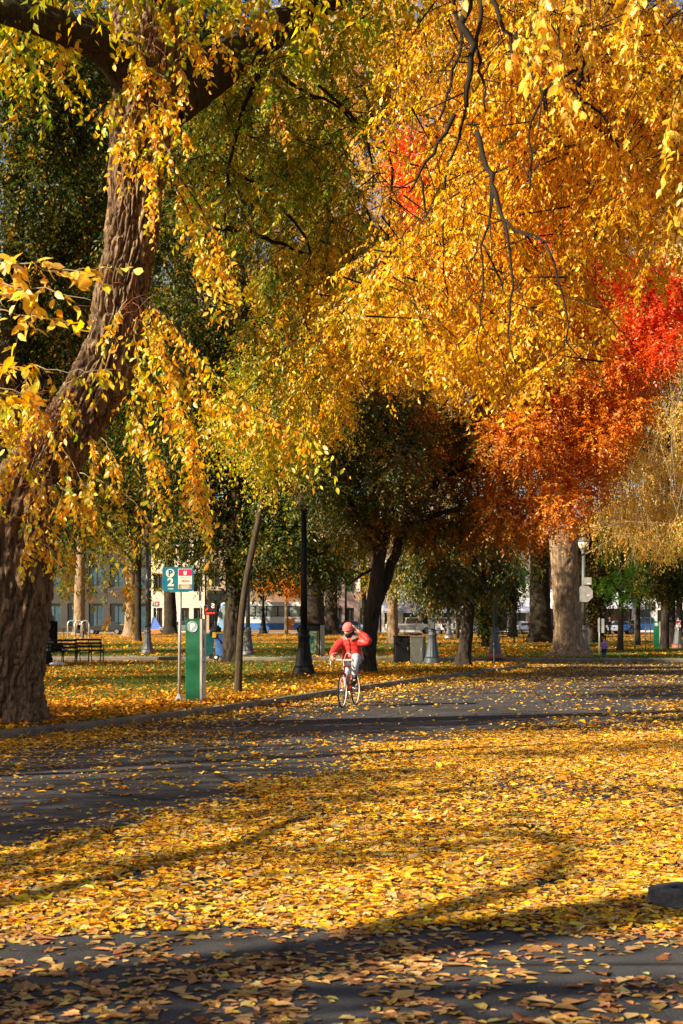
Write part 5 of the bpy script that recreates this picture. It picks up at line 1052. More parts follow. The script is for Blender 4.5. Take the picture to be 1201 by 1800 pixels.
mb = MB(); mb.rings([[(-w1*.4,0,.1),(w1*.4,0,.1),(w1*.4,.45,.1),(-w1*.4,.45,.1)],[(-w1/2,-.06,hb),(w1/2,-.06,hb),(w1/2,.5,hb),(-w1/2,.5,hb)]]); mb.build('body', TEALP, t)
mb = MB(); mb.box(-w1/2-.02,w1/2+.02,-.08,.52,hb+.002,hb+.06,.02); mb.build('lid', mat('blue_grey_lid',(.08,.13,.19),.4,.2,5), t)
mb = MB(); mb.lathe([(.10,-.03),(.11,0),(.10,.03)], 16); mb.xform(Matrix.Translation((w1*.3,-.06,.1)) @ Matrix.Rotation(R(90),4,'X')); mb.build('wheel', RUB, t)
t = thing('storage_box', 'dirty white crate on the path between the teal bin and the blue bin', 'crate', GL(371.5,1156)); 
mb = MB(); mb.box(-.12,.12,-.05,.2,.0,.40,.02); mb.build('body', mat('dirty_white_plastic',(.45,.40,.32),.6,.3,8,.2,dirt=(.12,.1,.08)), t); mb = MB(); mb.box(-.13,.13,-.06,.21,.402,.43,.01); mb.build('lid', CREAM, t)
mb = MB(); mb.lathe([(.055,-.01),(.07,.0),(.055,.01)], 14); mb.xform(Matrix.Translation((0.0,-.06,.24)) @ Matrix.Rotation(R(90),4,'X')); mb.build('handle', GREYIRON, t)
lump('tarpaulin', 'black and silver bundle piled on top of the bins by the trunk', 'tarpaulin', 378, 1159, .93, .24, .2, .22, CLOTHD, 12, .25)

# ---- weathered stone block at the lower right
STONE = mat('weathered_stone', (0.10,0.097,0.095), 0.92, 0.7, 14, 1.6, dirt=(0.26,0.25,0.235))
b = G(1166, 1596); S = F/b.y; nx = 30
def stone_ring():
    cen = np.array([(1.05,-.02),(.55,-.03),(.22,0.0),(.075,.06),(.06,.17),(.14,.25),(.35,.27),(.75,.26),(1.05,.26)]); z = .066
    P = cen
    for _ in range(3):
        qn = [P[0]]
        for a, c in zip(P[:-1], P[1:]): qn += [a*.75+c*.25, a*.25+c*.75]
        qn.append(P[-1]); P = np.array(qn)
    tan = unit(np.gradient(P, axis=0)); nrm = np.stack([-tan[:,1], tan[:,0]], 1); seg = 30; th = np.linspace(0, 2*np.pi, seg, endpoint=False)
    sq = lambda c, e: np.sign(c)*np.abs(c)**e
    u = sq(np.cos(th), .5)*.07; v = sq(np.sin(th), .45)*.068
    X = P[:,None,0]+nrm[:,None,0]*u; Y_ = P[:,None,1]+nrm[:,None,1]*u; Z = z+v+0*X
    d = (fbm(X*11, Y_*11, Z*11, 5, 3)-.5)*.075; X = X+d; Y_ = Y_-d; Z = np.maximum(Z+(fbm(X*8+5, Y_*8, Z*8, 5, 8)-.5)*.065, -.01)
    vs = np.stack([X, Y_, Z], -1).reshape(-1,3); n = len(P); i = np.arange(n-1)[:,None]*seg; j = np.arange(seg)[None,:]; j2 = (j+1) % seg
    return vs, np.stack([i+j, i+j2, i+seg+j2, i+seg+j], -1).reshape(-1,4)
vs, fs = stone_ring(); o = link('stone_block', fast_mesh('stone_block', vs, fs, None, True), STONE); o.location = (V(1144,1596,b.y)[0], b.y-.03, -.01); o.scale = (1, 1, .86); tag(o, 'weathered grey stone ring block among the fallen leaves at the lower right edge', 'stone block')
# ================================================================ PEOPLE
def skin_mesh(name, nodes, edges, root, sub=1):
    keys = list(nodes); idx = {k: i for i, k in enumerate(keys)}
    me = bpy.data.meshes.new(name); me.from_pydata([nodes[k][:3] for k in keys], [(idx[a], idx[b]) for a, b in edges], [])
    o = bpy.data.objects.new(name, me); COL.objects.link(o)
    md = o.modifiers.new('skin', 'SKIN'); md.use_smooth_shade = True; md.branch_smoothing = .4
    if not me.skin_vertices: bpy.context.view_layer.objects.active = o
    sv_ = me.skin_vertices[0].data if me.skin_vertices else None
    for k in keys:
        r = nodes[k][3]; r = (r, r) if not hasattr(r, '__len__') else r
        sv_[idx[k]].radius = r; sv_[idx[k]].use_root = (k == root)
    s = o.modifiers.new('sub', 'SUBSURF'); s.levels = sub; s.render_levels = sub
    bpy.context.view_layer.update(); dg = bpy.context.evaluated_depsgraph_get()
    m2 = bpy.data.meshes.new_from_object(o.evaluated_get(dg)); m2.name = name
    bpy.data.objects.remove(o); bpy.data.meshes.remove(me)
    m2.polygons.foreach_set('use_smooth', [True]*len(m2.polygons)); m2.materials.clear(); return m2
SKIN = mat('skin', (0.55,0.31,0.21), 0.5, 0.08, 12); HAIR = mat('dark_hair', (0.02,0.014,0.01), 0.6, 0.3, 20)
def chain(nodes, edges, pref, pts):
    prev = None
    for i, p in enumerate(pts):
        k = f'{pref}{i}'; nodes[k] = p
        if prev: edges.append((prev, k))
        prev = k
    return prev
def hand(nodes, edges, pref, wrist_key, c, d, side, curl):
    """palm at c, finger direction d, side = thumb direction, curl = direction the fingers bend to"""
    d = Vector(d).normalized(); s = Vector(side).normalized(); cu = Vector(curl).normalized(); c = Vector(c)
    k = pref+'palm'; nodes[k] = (*c, (.030,.018)); edges.append((wrist_key, k))
    for i, (off, l) in enumerate(((.030,.068),(.010,.078),(-.010,.072),(-.029,.056))):
        a = c+d*.042+s*off; b = a+d*l*.55+cu*l*.2; e = b+d*l*.1+cu*l*.5
        ks = [f'{pref}f{i}{q}' for q in range(3)]
        for kk, p in zip(ks, (a, b, e)): nodes[kk] = (*p, .0095)
        edges += [(k, ks[0]), (ks[0], ks[1]), (ks[1], ks[2])]
    a = c+s*.036; b = a+s*.028+d*.03+cu*.015; ks = [pref+'t0', pref+'t1']
    nodes[ks[0]] = (*a, .012); nodes[ks[1]] = (*b, .010); edges += [(k, ks[0]), (ks[0], ks[1])]
def face(root, body, head, fwd, up, r=.1, skin=SKIN):
    f = Vector(fwd).normalized(); u = (Vector(up)-f*Vector(up).dot(f)).normalized(); s = u.cross(f); h = Vector(head)
    M = Matrix((( f.x, s.x, u.x, h.x), (f.y, s.y, u.y, h.y), (f.z, s.z, u.z, h.z), (0,0,0,1)))
    return M
def build_head(M, parent, hair_m, long_hair=False):
    """head with jaw, nose, ears, eyes, lips in local x forward, z up; transformed by M; joined as a child 'head' part"""
    nu, nv = 28, 20; vs = []; 
    for i in range(nv+1):
        ph = math.pi*i/nv; z = -math.cos(ph); q = max(math.sin(ph), .01)
        for j in range(nu):
            a = 2*math.pi*j/nu; x, y = q*math.cos(a), q*math.sin(a)
            px_, py_, pz_ = x*.098, y*.078, z*.118
            if z < -.1: t = (-z-.1)/.9; py_ *= 1-.38*t; px_ = px_*(1-.22*t)+.018*t
            if x > .75: 
                n = math.exp(-((y/.16)**2))*math.exp(-(((z+.12)/.20)**2)); px_ += .026*n
                e = math.exp(-(((abs(y)-.38)/.16)**2))*math.exp(-(((z-.10)/.12)**2)); px_ -= .012*e
                px_ += .008*math.exp(-((y/.3)**2))*math.exp(-(((z+.5)/.10)**2))
            vs.append((px_, py_, pz_))
    fs = [(i*nu+j, i*nu+(j+1) % nu, (i+1)*nu+(j+1) % nu, (i+1)*nu+j) for i in range(nv) for j in range(nu)]
    mb = MB(); mb.add(vs, fs, True)
    for s in (-1, 1): mb.sphere((-.005, s*.080, -.005), .03, 8, 6, (.6,.3,1))
    return mb
def put(mb, M, name, m, parent): return mb.xform(M).build(name, m, parent)

def person(label, loc, rotz, P, cloth, legs, skin=SKIN, group=None, scale=1.0, hood=None, hat=None, shoes=None):
    """simple standing / sitting passer-by from joint positions P (local, x forward)"""
    t = thing('person', label, 'person', loc, rotz, group); t.scale = (scale,)*3
    n = {}; e = []
    n['pelvis'] = (*P['pelvis'], (.10,.13)); n['chest'] = (*P['chest'], (.10,.15)); n['neck'] = (*P['neck'], .05); n['head0'] = (*P['head'], .06)
    e += [('pelvis','chest'),('chest','neck'),('neck','head0')]
    for s in ('l','r'):
        n['sh'+s] = (*P['sh'+s], .05); n['el'+s] = (*P['el'+s], .036); n['wr'+s] = (*P['wr'+s], .025); e += [('chest','sh'+s),('sh'+s,'el'+s),('el'+s,'wr'+s)]
        d = Vector(P['wr'+s])-Vector(P['el'+s]); hand(n, e, 'h'+s, 'wr'+s, Vector(P['wr'+s])+d.normalized()*.06, d, (1,0,0.2), (0,-1 if s == 'l' else 1,0))
        n['hi'+s] = (*P['hi'+s], .08); n['kn'+s] = (*P['kn'+s], .055); n['an'+s] = (*P['an'+s], .036); n['to'+s] = (*P['to'+s], .035); e += [('pelvis','hi'+s),('hi'+s,'kn'+s),('kn'+s,'an'+s),('an'+s,'to'+s)]
    body = link('body', skin_mesh('body', n, e, 'pelvis'), skin, t)
    j = {k: v for k, v in n.items() if k in ('pelvis','chest','neck')}; j['pelvis'] = (*P['pelvis'], (.14,.17)); j['chest'] = (*P['chest'], (.13,.185)); j['neck'] = (*P['neck'], .07); je = [('pelvis','chest'),('chest','neck')]
    for s in ('l','r'): j['sh'+s] = (*P['sh'+s], .075); j['el'+s] = (*P['el'+s], .06); j['wr'+s] = (*P['wr'+s], .046); je += [('chest','sh'+s),('sh'+s,'el'+s),('el'+s,'wr'+s)]
    link('jacket', skin_mesh('jacket', j, je, 'pelvis'), cloth, t)
    q = {'pelvis': (*P['pelvis'], (.12,.15))}; qe = []
    for s in ('l','r'): q['hi'+s] = (*P['hi'+s], .10); q['kn'+s] = (*P['kn'+s], .075); q['an'+s] = (*P['an'+s], .06); qe += [('pelvis','hi'+s),('hi'+s,'kn'+s),('kn'+s,'an'+s)]
    link('trousers', skin_mesh('trousers', q, qe, 'pelvis'), legs, t)
    for s in ('l','r'):
        a = Vector(P['an'+s]); b = Vector(P['to'+s]); mb = MB(); mb.tube([a-(b-a)*.25+Vector((0,0,-.02)), a+Vector((0,0,-.02)), a.lerp(b,.6), b+(b-a)*.15], [.04,.055,.05,.03], 8); mb.build('shoe', shoes or SLOT, t)
    M = face(t, body, P['head'], P.get('look', (1,0,0)), (0,0,1)); put(build_head(M, t, HAIR), M, 'head', skin, body)
    mb = MB(); mb.sphere((-.012,0,.03), .112, 16, 10, (.95,.86,1.0))
    mb.v = [(x, y, z) if not (x > .03 and z < .06) else (x*.55, y, z) for x, y, z in mb.v]; put(mb, M, 'hat' if hat else 'hair', hat or HAIR, t)
    return t
STAND = dict(pelvis=(0,0,.95), chest=(0,0,1.30), neck=(0,0,1.47), head=(.02,0,1.62), shl=(0,.19,1.40), elL=None, ell=(-.02,.25,1.14), wrl=(.08,.24,.92), shr=(0,-.19,1.40), elr=(-.02,-.25,1.14), wrr=(.08,-.24,.92), hil=(0,.09,.90), knl=(.05,.10,.50), anl=(0,.10,.09), tol=(.14,.11,.05), hir=(0,-.09,.90), knr=(.02,-.10,.50), anr=(-.05,-.10,.09), tor=(.09,-.11,.05))
SIT = dict(STAND, pelvis=(0,0,.50), chest=(.10,0,.86), neck=(.20,0,1.02), head=(.30,0,1.13), look=(.8,0,-.55), shl=(.12,.18,.95), ell=(.2,.24,.68), wrl=(.42,.12,.60), shr=(.12,-.18,.95), elr=(.2,-.24,.68), wrr=(.42,-.12,.60), hil=(.02,.1,.50), knl=(.45,.13,.52), anl=(.44,.13,.09), tol=(.58,.14,.05), hir=(.02,-.1,.50), knr=(.45,-.13,.52), anr=(.40,-.13,.09), tor=(.54,-.14,.05))
JB = mat('black_jacket', (0.012,0.012,0.014), 0.8, 0.3, 9, .2); JN = mat('navy_jacket', (0.02,0.03,0.06), 0.8, 0.3, 9, .2); PL = mat('pale_trousers', (0.42,0.44,0.50), 0.85, 0.15, 9, .3); PD = mat('dark_trousers', (0.02,0.022,0.03), 0.85, 0.3, 9, .2); JG = mat('khaki_jacket', (0.30,0.22,0.06), .8, .2, 9, .2)
b = GL(137, 1121); person('person in black jacket and dark cap sitting bent forward behind the bike racks', b, R(-35), SIT, JB, PD, hat=mat('dark_cap',(.02,.012,.012),.8,.2,9), scale=1.75*b.y/133*.62)
b = GL(931, 1123); person('person in navy jacket and pale trousers standing against the broad dark trunk', b, R(190), STAND, JN, PL, scale=1.02)
b = GL(1072.5, 1114.5); person('far person in dark clothes and orange hat crossing the street at right', b, R(200), STAND, JB, PD, hat=mat('orange_hat',(.6,.2,.02),.8,.2,9))
b = GL(864.5, 1122); person('person in dark coat half hidden behind the short dark trunk', b, R(120), STAND, JB, PD, scale=1.2)
b = GL(1111, 1114.5); person('far person in black standing right of the young green tree', b, R(90), STAND, JB, PD)

def sm(pts, it=2):
    q = [Vector(p) for p in pts]
    for _ in range(it):
        n_ = [q[0]]
        for a, c in zip(q[:-1], q[1:]): n_ += [a.lerp(c,.25), a.lerp(c,.75)]
        n_.append(q[-1]); q = n_
    return q
# ---------------------------------------------------------------- cyclist and bicycle
bb = (G(600.5, 1245)+G(627, 1239.5))*.5; bdir = (G(600.5,1245)-G(627,1239.5)).normalized(); brot = math.atan2(bdir.y, bdir.x)
REDF = mat('red_bicycle_paint', (0.45,0.016,0.012), 0.3, 0.1, 9, coat=.4); CHROME = mat('chrome', (0.62,0.60,0.56), 0.25, 0.1, 9, 0, .8); TAPE = mat('cream_bar_tape', (0.66,0.58,0.47), 0.7, 0.15, 12)
WHTUBE = mat('pale_rim', (0.62,0.54,0.42), 0.4, 0.12, 9); SADD = mat('saddle_leather', (0.03,0.02,0.015), 0.5, 0.3, 9)
bk = thing('bicycle', 'red road bicycle with cream drop handlebars ridden along the kerb', 'bicycle', bb, brot)
WR = .335
def wheel(x):
    mb = MB(); mb.ring_torus((x,0,WR), (0,1,0), WR-.014, .0145, 44, 8); wl = mb.build('wheel', RUB, bk)
    mb = MB(); mb.ring_torus((x,0,WR), (0,1,0), WR-.034, .0125, 44, 6); mb.build('rim', WHTUBE, wl)
    mb = MB()
    for k in range(28):
        a = 2*math.pi*k/28; s = (1 if k % 2 else -1); a2 = a+s*.5*(1 if k % 4 < 2 else -1)
        mb.tube([(x+.02*math.cos(a2), s*.028, WR+.02*math.sin(a2)), (x+(WR-.04)*math.cos(a), 0, WR+(WR-.04)*math.sin(a))], .0018, 3, True, False)
    mb.build('spokes', CHROME, wl); mb = MB(); mb.tube([(x,-.05,WR),(x,.05,WR)], .018, 10); mb.build('hub', CHROME, wl)
wheel(.50); wheel(-.50)
mb = MB()
BBk = (-.08,0,.28); ST = (-.27,0,.80); HT = (.355,0,.80); HB = (.395,0,.66)
mb.tube([BBk, ST], .0155, 10); mb.tube([ST, (.365,0,.775)], .014, 10); mb.tube([BBk, (.39,0,.68)], .0165, 10); mb.tube([HT, HB], .020, 10)
for s in (-1, 1): mb.tube([(-.08,s*.02,.28),(-.25,s*.045,.30),(-.5,s*.055,WR)], .0095, 8); mb.tube([(-.27,s*.012,.79),(-.36,s*.04,.6),(-.5,s*.055,WR)], .0085, 8)
mb.build('frame', REDF, bk)
mb = MB()
for s in (-1, 1): mb.tube([(.40,s*.035,.64),(.43,s*.045,.55),(.465,s*.05,.42),(.50,s*.052,WR)], [.014,.013,.011,.009], 8)
mb.tube([(.398,-.04,.645),(.398,.04,.645)], .018, 8); mb.build('fork', REDF, bk)
mb = MB(); mb.tube([(.35,0,.80),(.335,0,.895),(.345,0,.905),(.43,0,.915)], .0135, 8); mb.build('stem', CHROME, bk)
mb = MB()
for s in (-1, 1): mb.tube(sm([(.43,0,.915),(.43,s*.12,.917),(.435,s*.19,.917),(.47,s*.212,.912),(.53,s*.216,.90),(.565,s*.217,.86),(.555,s*.218,.805),(.50,s*.219,.775),(.43,s*.22,.768)]), .0155, 9)
hbar = mb.build('handlebar', TAPE, bk)
for s in (-1, 1):
    mb = MB(); mb.tube([(.545,s*.217,.905),(.585,s*.217,.94),(.60,s*.217,.93),(.61,s*.217,.86),(.60,s*.217,.79)], [.018,.016,.009,.007,.006], 7); mb.build('brake_lever', CHROME, hbar)
    mb = MB(); mb.tube(sm([(.585,s*.217,.945),(.60,s*.19,1.03),(.56,s*.11,1.06),(.49,s*.05,1.0),(.43,s*.02,.90)]), .0055, 6); mb.build('brake_cable', TAPE, hbar)
mb = MB(); mb.tube([(-.27,0,.80),(-.29,0,.89)], .0125, 8); mb.build('seat_post', CHROME, bk)
mb = MB(); mb.tube([(-.42,0,.905),(-.36,0,.912),(-.28,0,.905),(-.18,0,.90),(-.13,0,.895)], [.05,.075,.05,.028,.016], 10); mb.v = [(x,y,.90+(z-.90)*.45) for x,y,z in mb.v]; mb.build('saddle', SADD, bk)
mb = MB(); mb.ring_torus((-.08,-.045,.28), (0,1,0), .095, .006, 26, 6); mb.ring_torus((-.5,-.045,WR), (0,1,0), .04, .006, 16, 6)
mb.tube([(-.08,-.045,.375),(-.5,-.045,WR+.042)], .004, 5); mb.tube([(-.08,-.045,.185),(-.5,-.045,WR-.042)], .004, 5); mb.build('chain', CHROME, bk)
pl, pr = (.045,.06,.405), (-.205,-.06,.155)
mb = MB(); mb.tube([(-.08,.06,.28), pl], .011, 7); mb.tube([(-.08,-.06,.28), pr], .011, 7); mb.tube([(-.08,-.06,.28),(-.08,.06,.28)], .016, 8); mb.build('crank', CHROME, bk)
for p, s in ((pl,1),(pr,-1)): mb = MB(); mb.box(p[0]-.05,p[0]+.05,min(p[1]+s*.01,p[1]+s*.11),max(p[1]+s*.01,p[1]+s*.11),p[2]-.014,p[2]+.008,.004); mb.build('pedal', SLOT, bk)

JR = mat('red_puffer_jacket', (0.62,0.032,0.025), 0.5, 0.15, 5, .3); HATP = mat('coral_knit_hat', (0.66,0.15,0.13), 0.9, 0.1, 14, .5, stretch=(1,1,5)); JEAN = mat('washed_jeans', (0.44,0.47,0.52), 0.85, 0.3, 9, .6, dirt=(.62,.64,.66)); COLLAR = mat('olive_grey_lining', (0.16,0.15,0.125), 0.8, 0.2, 9, .3)
cy = thing('person', 'cyclist in red puffer jacket and coral knit hat, one arm raised to the head', 'person', bb, brot)
hd = Vector((-.045,-.025,1.475)); look = Vector((.78,-.42,-.34))
n = {}; e = []
def nd(k, p, r): n[k] = (*p, r)
nd('pelvis',(-.27,0,.97),(.09,.11)); nd('waist',(-.225,0,1.10),(.08,.10)); nd('chest',(-.17,0,1.22),(.075,.10)); nd('neck',(-.11,0,1.365),.05); nd('head0',hd,.062)
e += [('pelvis','waist'),('waist','chest'),('chest','neck'),('neck','head0')]
nd('shr',(-.12,-.17,1.255),.03); nd('elr',(.06,-.29,1.08),.032); nd('wrr',(.37,-.232,.975),.026); nd('shl',(-.12,.18,1.26),.03); nd('ell',(-.03,.372,1.26),.032); nd('wrl',(-.035,.185,1.46),.027)
e += [('chest','shr'),('shr','elr'),('elr','wrr'),('chest','shl'),('shl','ell'),('ell','wrl')]
hand(n, e, 'hr', 'wrr', (.43,-.222,.948), (1,.05,-.25), (0,1,0.1), (0,0,-1)); hand(n, e, 'hl', 'wrl', (-.037,.13,1.515), (0,-.65,.75), (1,0,.2), (0,-1,-.2))
nd('hil',(-.25,.09,.95),.085); nd('knl',(.13,.15,.905),.06); nd('anl',(-.0,.115,.535),.028); nd('tol',(.10,.115,.465),.022); nd('hir',(-.25,-.08,.95),.085); nd('knr',(.05,-.035,.66),.052); nd('anr',(-.235,-.095,.285),.028); nd('tor',(-.14,-.105,.215),.022)
for s in 'lr': e += [('pelvis','hi'+s),('hi'+s,'kn'+s),('kn'+s,'an'+s),('an'+s,'to'+s)]
body = link('body', skin_mesh('body', n, e, 'pelvis', 2), SKIN, cy)
def interp_rings(prof, n):                           # (z, centre x, half depth, half width)
    p = np.array(prof); t = np.linspace(0, len(p)-1, n); k = np.arange(len(p)); q = np.stack([np.interp(t, k, p[:,i]) for i in range(4)], 1)
    for _ in range(3): q[1:-1] = (q[:-2]+2*q[1:-1]+q[2:])/4
    return q
def loft(mb, prof, n=44, seg=44, e=.85):
    rr = []
    for z, x, a, b_ in interp_rings(prof, n): rr.append([(x+a*np.sign(math.cos(t))*abs(math.cos(t))**e, b_*np.sign(math.sin(t))*abs(math.sin(t))**e, z) for t in np.linspace(0, 2*math.pi, seg, endpoint=False)])
    mb.rings(rr, True, True)
def smooth_tube(mb, pts, seg=22, it=3):
    q = [np.array(p, float) for p in pts]
    for _ in range(it):
        n_ = [q[0]]
        for a, c in zip(q[:-1], q[1:]): n_ += [a*.75+c*.25, a*.25+c*.75]
        n_.append(q[-1]); q = n_
    mb.tube([p[:3] for p in q], [p[3] for p in q], seg)
mb = MB(); loft(mb, [(.895,-.25,.165,.205),(.90,-.25,.178,.218),(.97,-.25,.175,.215),(1.06,-.235,.152,.192),(1.15,-.205,.150,.195),(1.23,-.175,.148,.203),(1.29,-.15,.13,.185),(1.335,-.13,.105,.135),(1.375,-.11,.085,.085),(1.395,-.10,.07,.072)])
smooth_tube(mb, [(-.16,-.10,1.24,.08),(-.12,-.19,1.255,.085),(-.02,-.255,1.16,.076),(.07,-.292,1.075,.07),(.20,-.272,1.03,.062),(.30,-.25,1.0,.056),(.362,-.236,.978,.046)])
smooth_tube(mb, [(-.16,.10,1.24,.08),(-.12,.20,1.265,.086),(-.075,.30,1.255,.078),(-.03,.385,1.255,.07),(-.028,.345,1.33,.066),(-.032,.26,1.395,.058),(-.036,.198,1.45,.046)])
jk = mb.build('jacket', JR, cy); jm = jk.data
co = np.empty(len(jm.vertices)*3); jm.vertices.foreach_get('co', co); co = co.reshape(-1,3); nn = np.empty(len(jm.vertices)*3); jm.vertices.foreach_get('normal', nn); nn = nn.reshape(-1,3)
g = np.abs(np.sin((co[:,2]+.25*np.abs(co[:,1]))*math.pi/.085)); co = co+nn*((g**.5-.6)*.011+(fbm(co[:,0]*14, co[:,1]*14, co[:,2]*14, 3)-.5)*.022)[:,None]; jm.vertices.foreach_set('co', co.ravel()); jm.update()
mb = MB(); mb.tube([(-.025,0,1.315),(-.022,0,1.24),(-.048,0,1.14),(-.075,0,1.05),(-.068,0,.96),(-.072,0,.90)], .008, 6); mb.build('zip', SLOT, jk)
for s in (-1, 1):
    mb = MB(); mb.add([(-.16,s*.10,1.40),(-.09,s*.12,1.385),(-.02,s*.135,1.315),(.0,s*.02,1.275),(-.025,s*.055,1.345),(-.10,s*.075,1.405)], [(0,1,5),(1,2,4),(1,4,5),(2,3,4)], True); mb.add([(-.16,s*.10,1.412),(-.08,s*.125,1.397),(-.005,s*.14,1.327),(.012,s*.02,1.28),(-.01,s*.055,1.357),(-.09,s*.075,1.417)], [(0,1,5),(1,2,4),(1,4,5),(2,3,4)], True); mb.build('collar', COLLAR, jk)
q = {}; qe = []
for k, p, r in (('pelvis',(-.26,0,.965),(.115,.13)),('hil',(-.2,.095,.95),.108),('ml',(-.04,.13,.93),.098),('knl',(.13,.15,.90),.083),('sl',(.075,.135,.76),.076),('anl',(.015,.118,.60),.066),('hir',(-.2,-.08,.92),.10),('mr',(-.08,-.06,.80),.086),('knr',(.05,-.035,.66),.072),('sr',(-.08,-.07,.50),.066),('anr',(-.2,-.095,.335),.06)): q[k] = (*p, r)
for s in 'lr': qe += [('pelvis','hi'+s),('hi'+s,'m'+s),('m'+s,'kn'+s),('kn'+s,'s'+s),('s'+s,'an'+s)]
qm = skin_mesh('jeans', q, qe, 'pelvis', 2); co = np.empty(len(qm.vertices)*3); qm.vertices.foreach_get('co', co); co = co.reshape(-1,3); nn = np.empty(len(qm.vertices)*3); qm.vertices.foreach_get('normal', nn); nn = nn.reshape(-1,3)
co = co+nn*((fbm(co[:,0]*12, co[:,1]*12, co[:,2]*22, 3, 4)-.5)*.035)[:,None]; qm.vertices.foreach_set('co', co.ravel()); qm.update(); link('jeans', qm, JEAN, cy)
SHOE = mat('black_shoe', (0.014,0.014,0.016), .5, .3, 9)
for a, b_ in (((-.0,.115,.53),(.13,.115,.445)),((-.235,-.105,.275),(-.11,-.105,.195))):
    a = Vector(a); b_ = Vector(b_); d = b_-a; mb = MB(); mb.tube([a+Vector((.005,0,.09)), a+Vector((0,0,.02)), a-d*.18+Vector((0,0,-.035))], [.05,.05,.034], 9); mb.tube([a-d*.3+Vector((0,0,-.045)), a+Vector((.01,0,-.045)), a+d*.6+Vector((0,0,-.015)), b_+d*.35], [.03,.045,.043,.026], 9); mb.build('shoe', SHOE, cy)
M = face(cy, body, hd, look, (0,0,1)); head_o = put(build_head(M, cy, HAIR), M, 'head', SKIN, body)
for s in (-1, 1):
    mb = MB(); mb.sphere((.083, s*.031, .012), .012, 8, 6); put(mb, M, 'eye', SLOT, head_o)
mb = MB(); mb.sphere((-.012,0,.052), .118, 22, 14, (1.0,.90,.93)); mb.v = [(x, y, max(z, .028+.35*max(0, -x)*-.6)) for x, y, z in mb.v]; put(mb, M, 'hat', HATP, cy)
mb = MB(); mb.ring_torus((-.01,0,.036), (0,0,1), .103, .018, 30, 8); mb.v = [(x, y*.9, z) for x, y, z in mb.v]; put(mb, M, 'hat_brim', HATP, bpy.data.objects['hat'] if False else cy)
mb = MB(); mb.sphere((.030,0,-.075), .078, 18, 10, (1.0,.86,.75)); put(mb, M, 'face_mask', JB, cy)
mb = MB(); mb.sphere((-.045,0,-.05), .088, 14, 8, (.75,.95,1.1)); put(mb, M, 'hair', HAIR, cy)

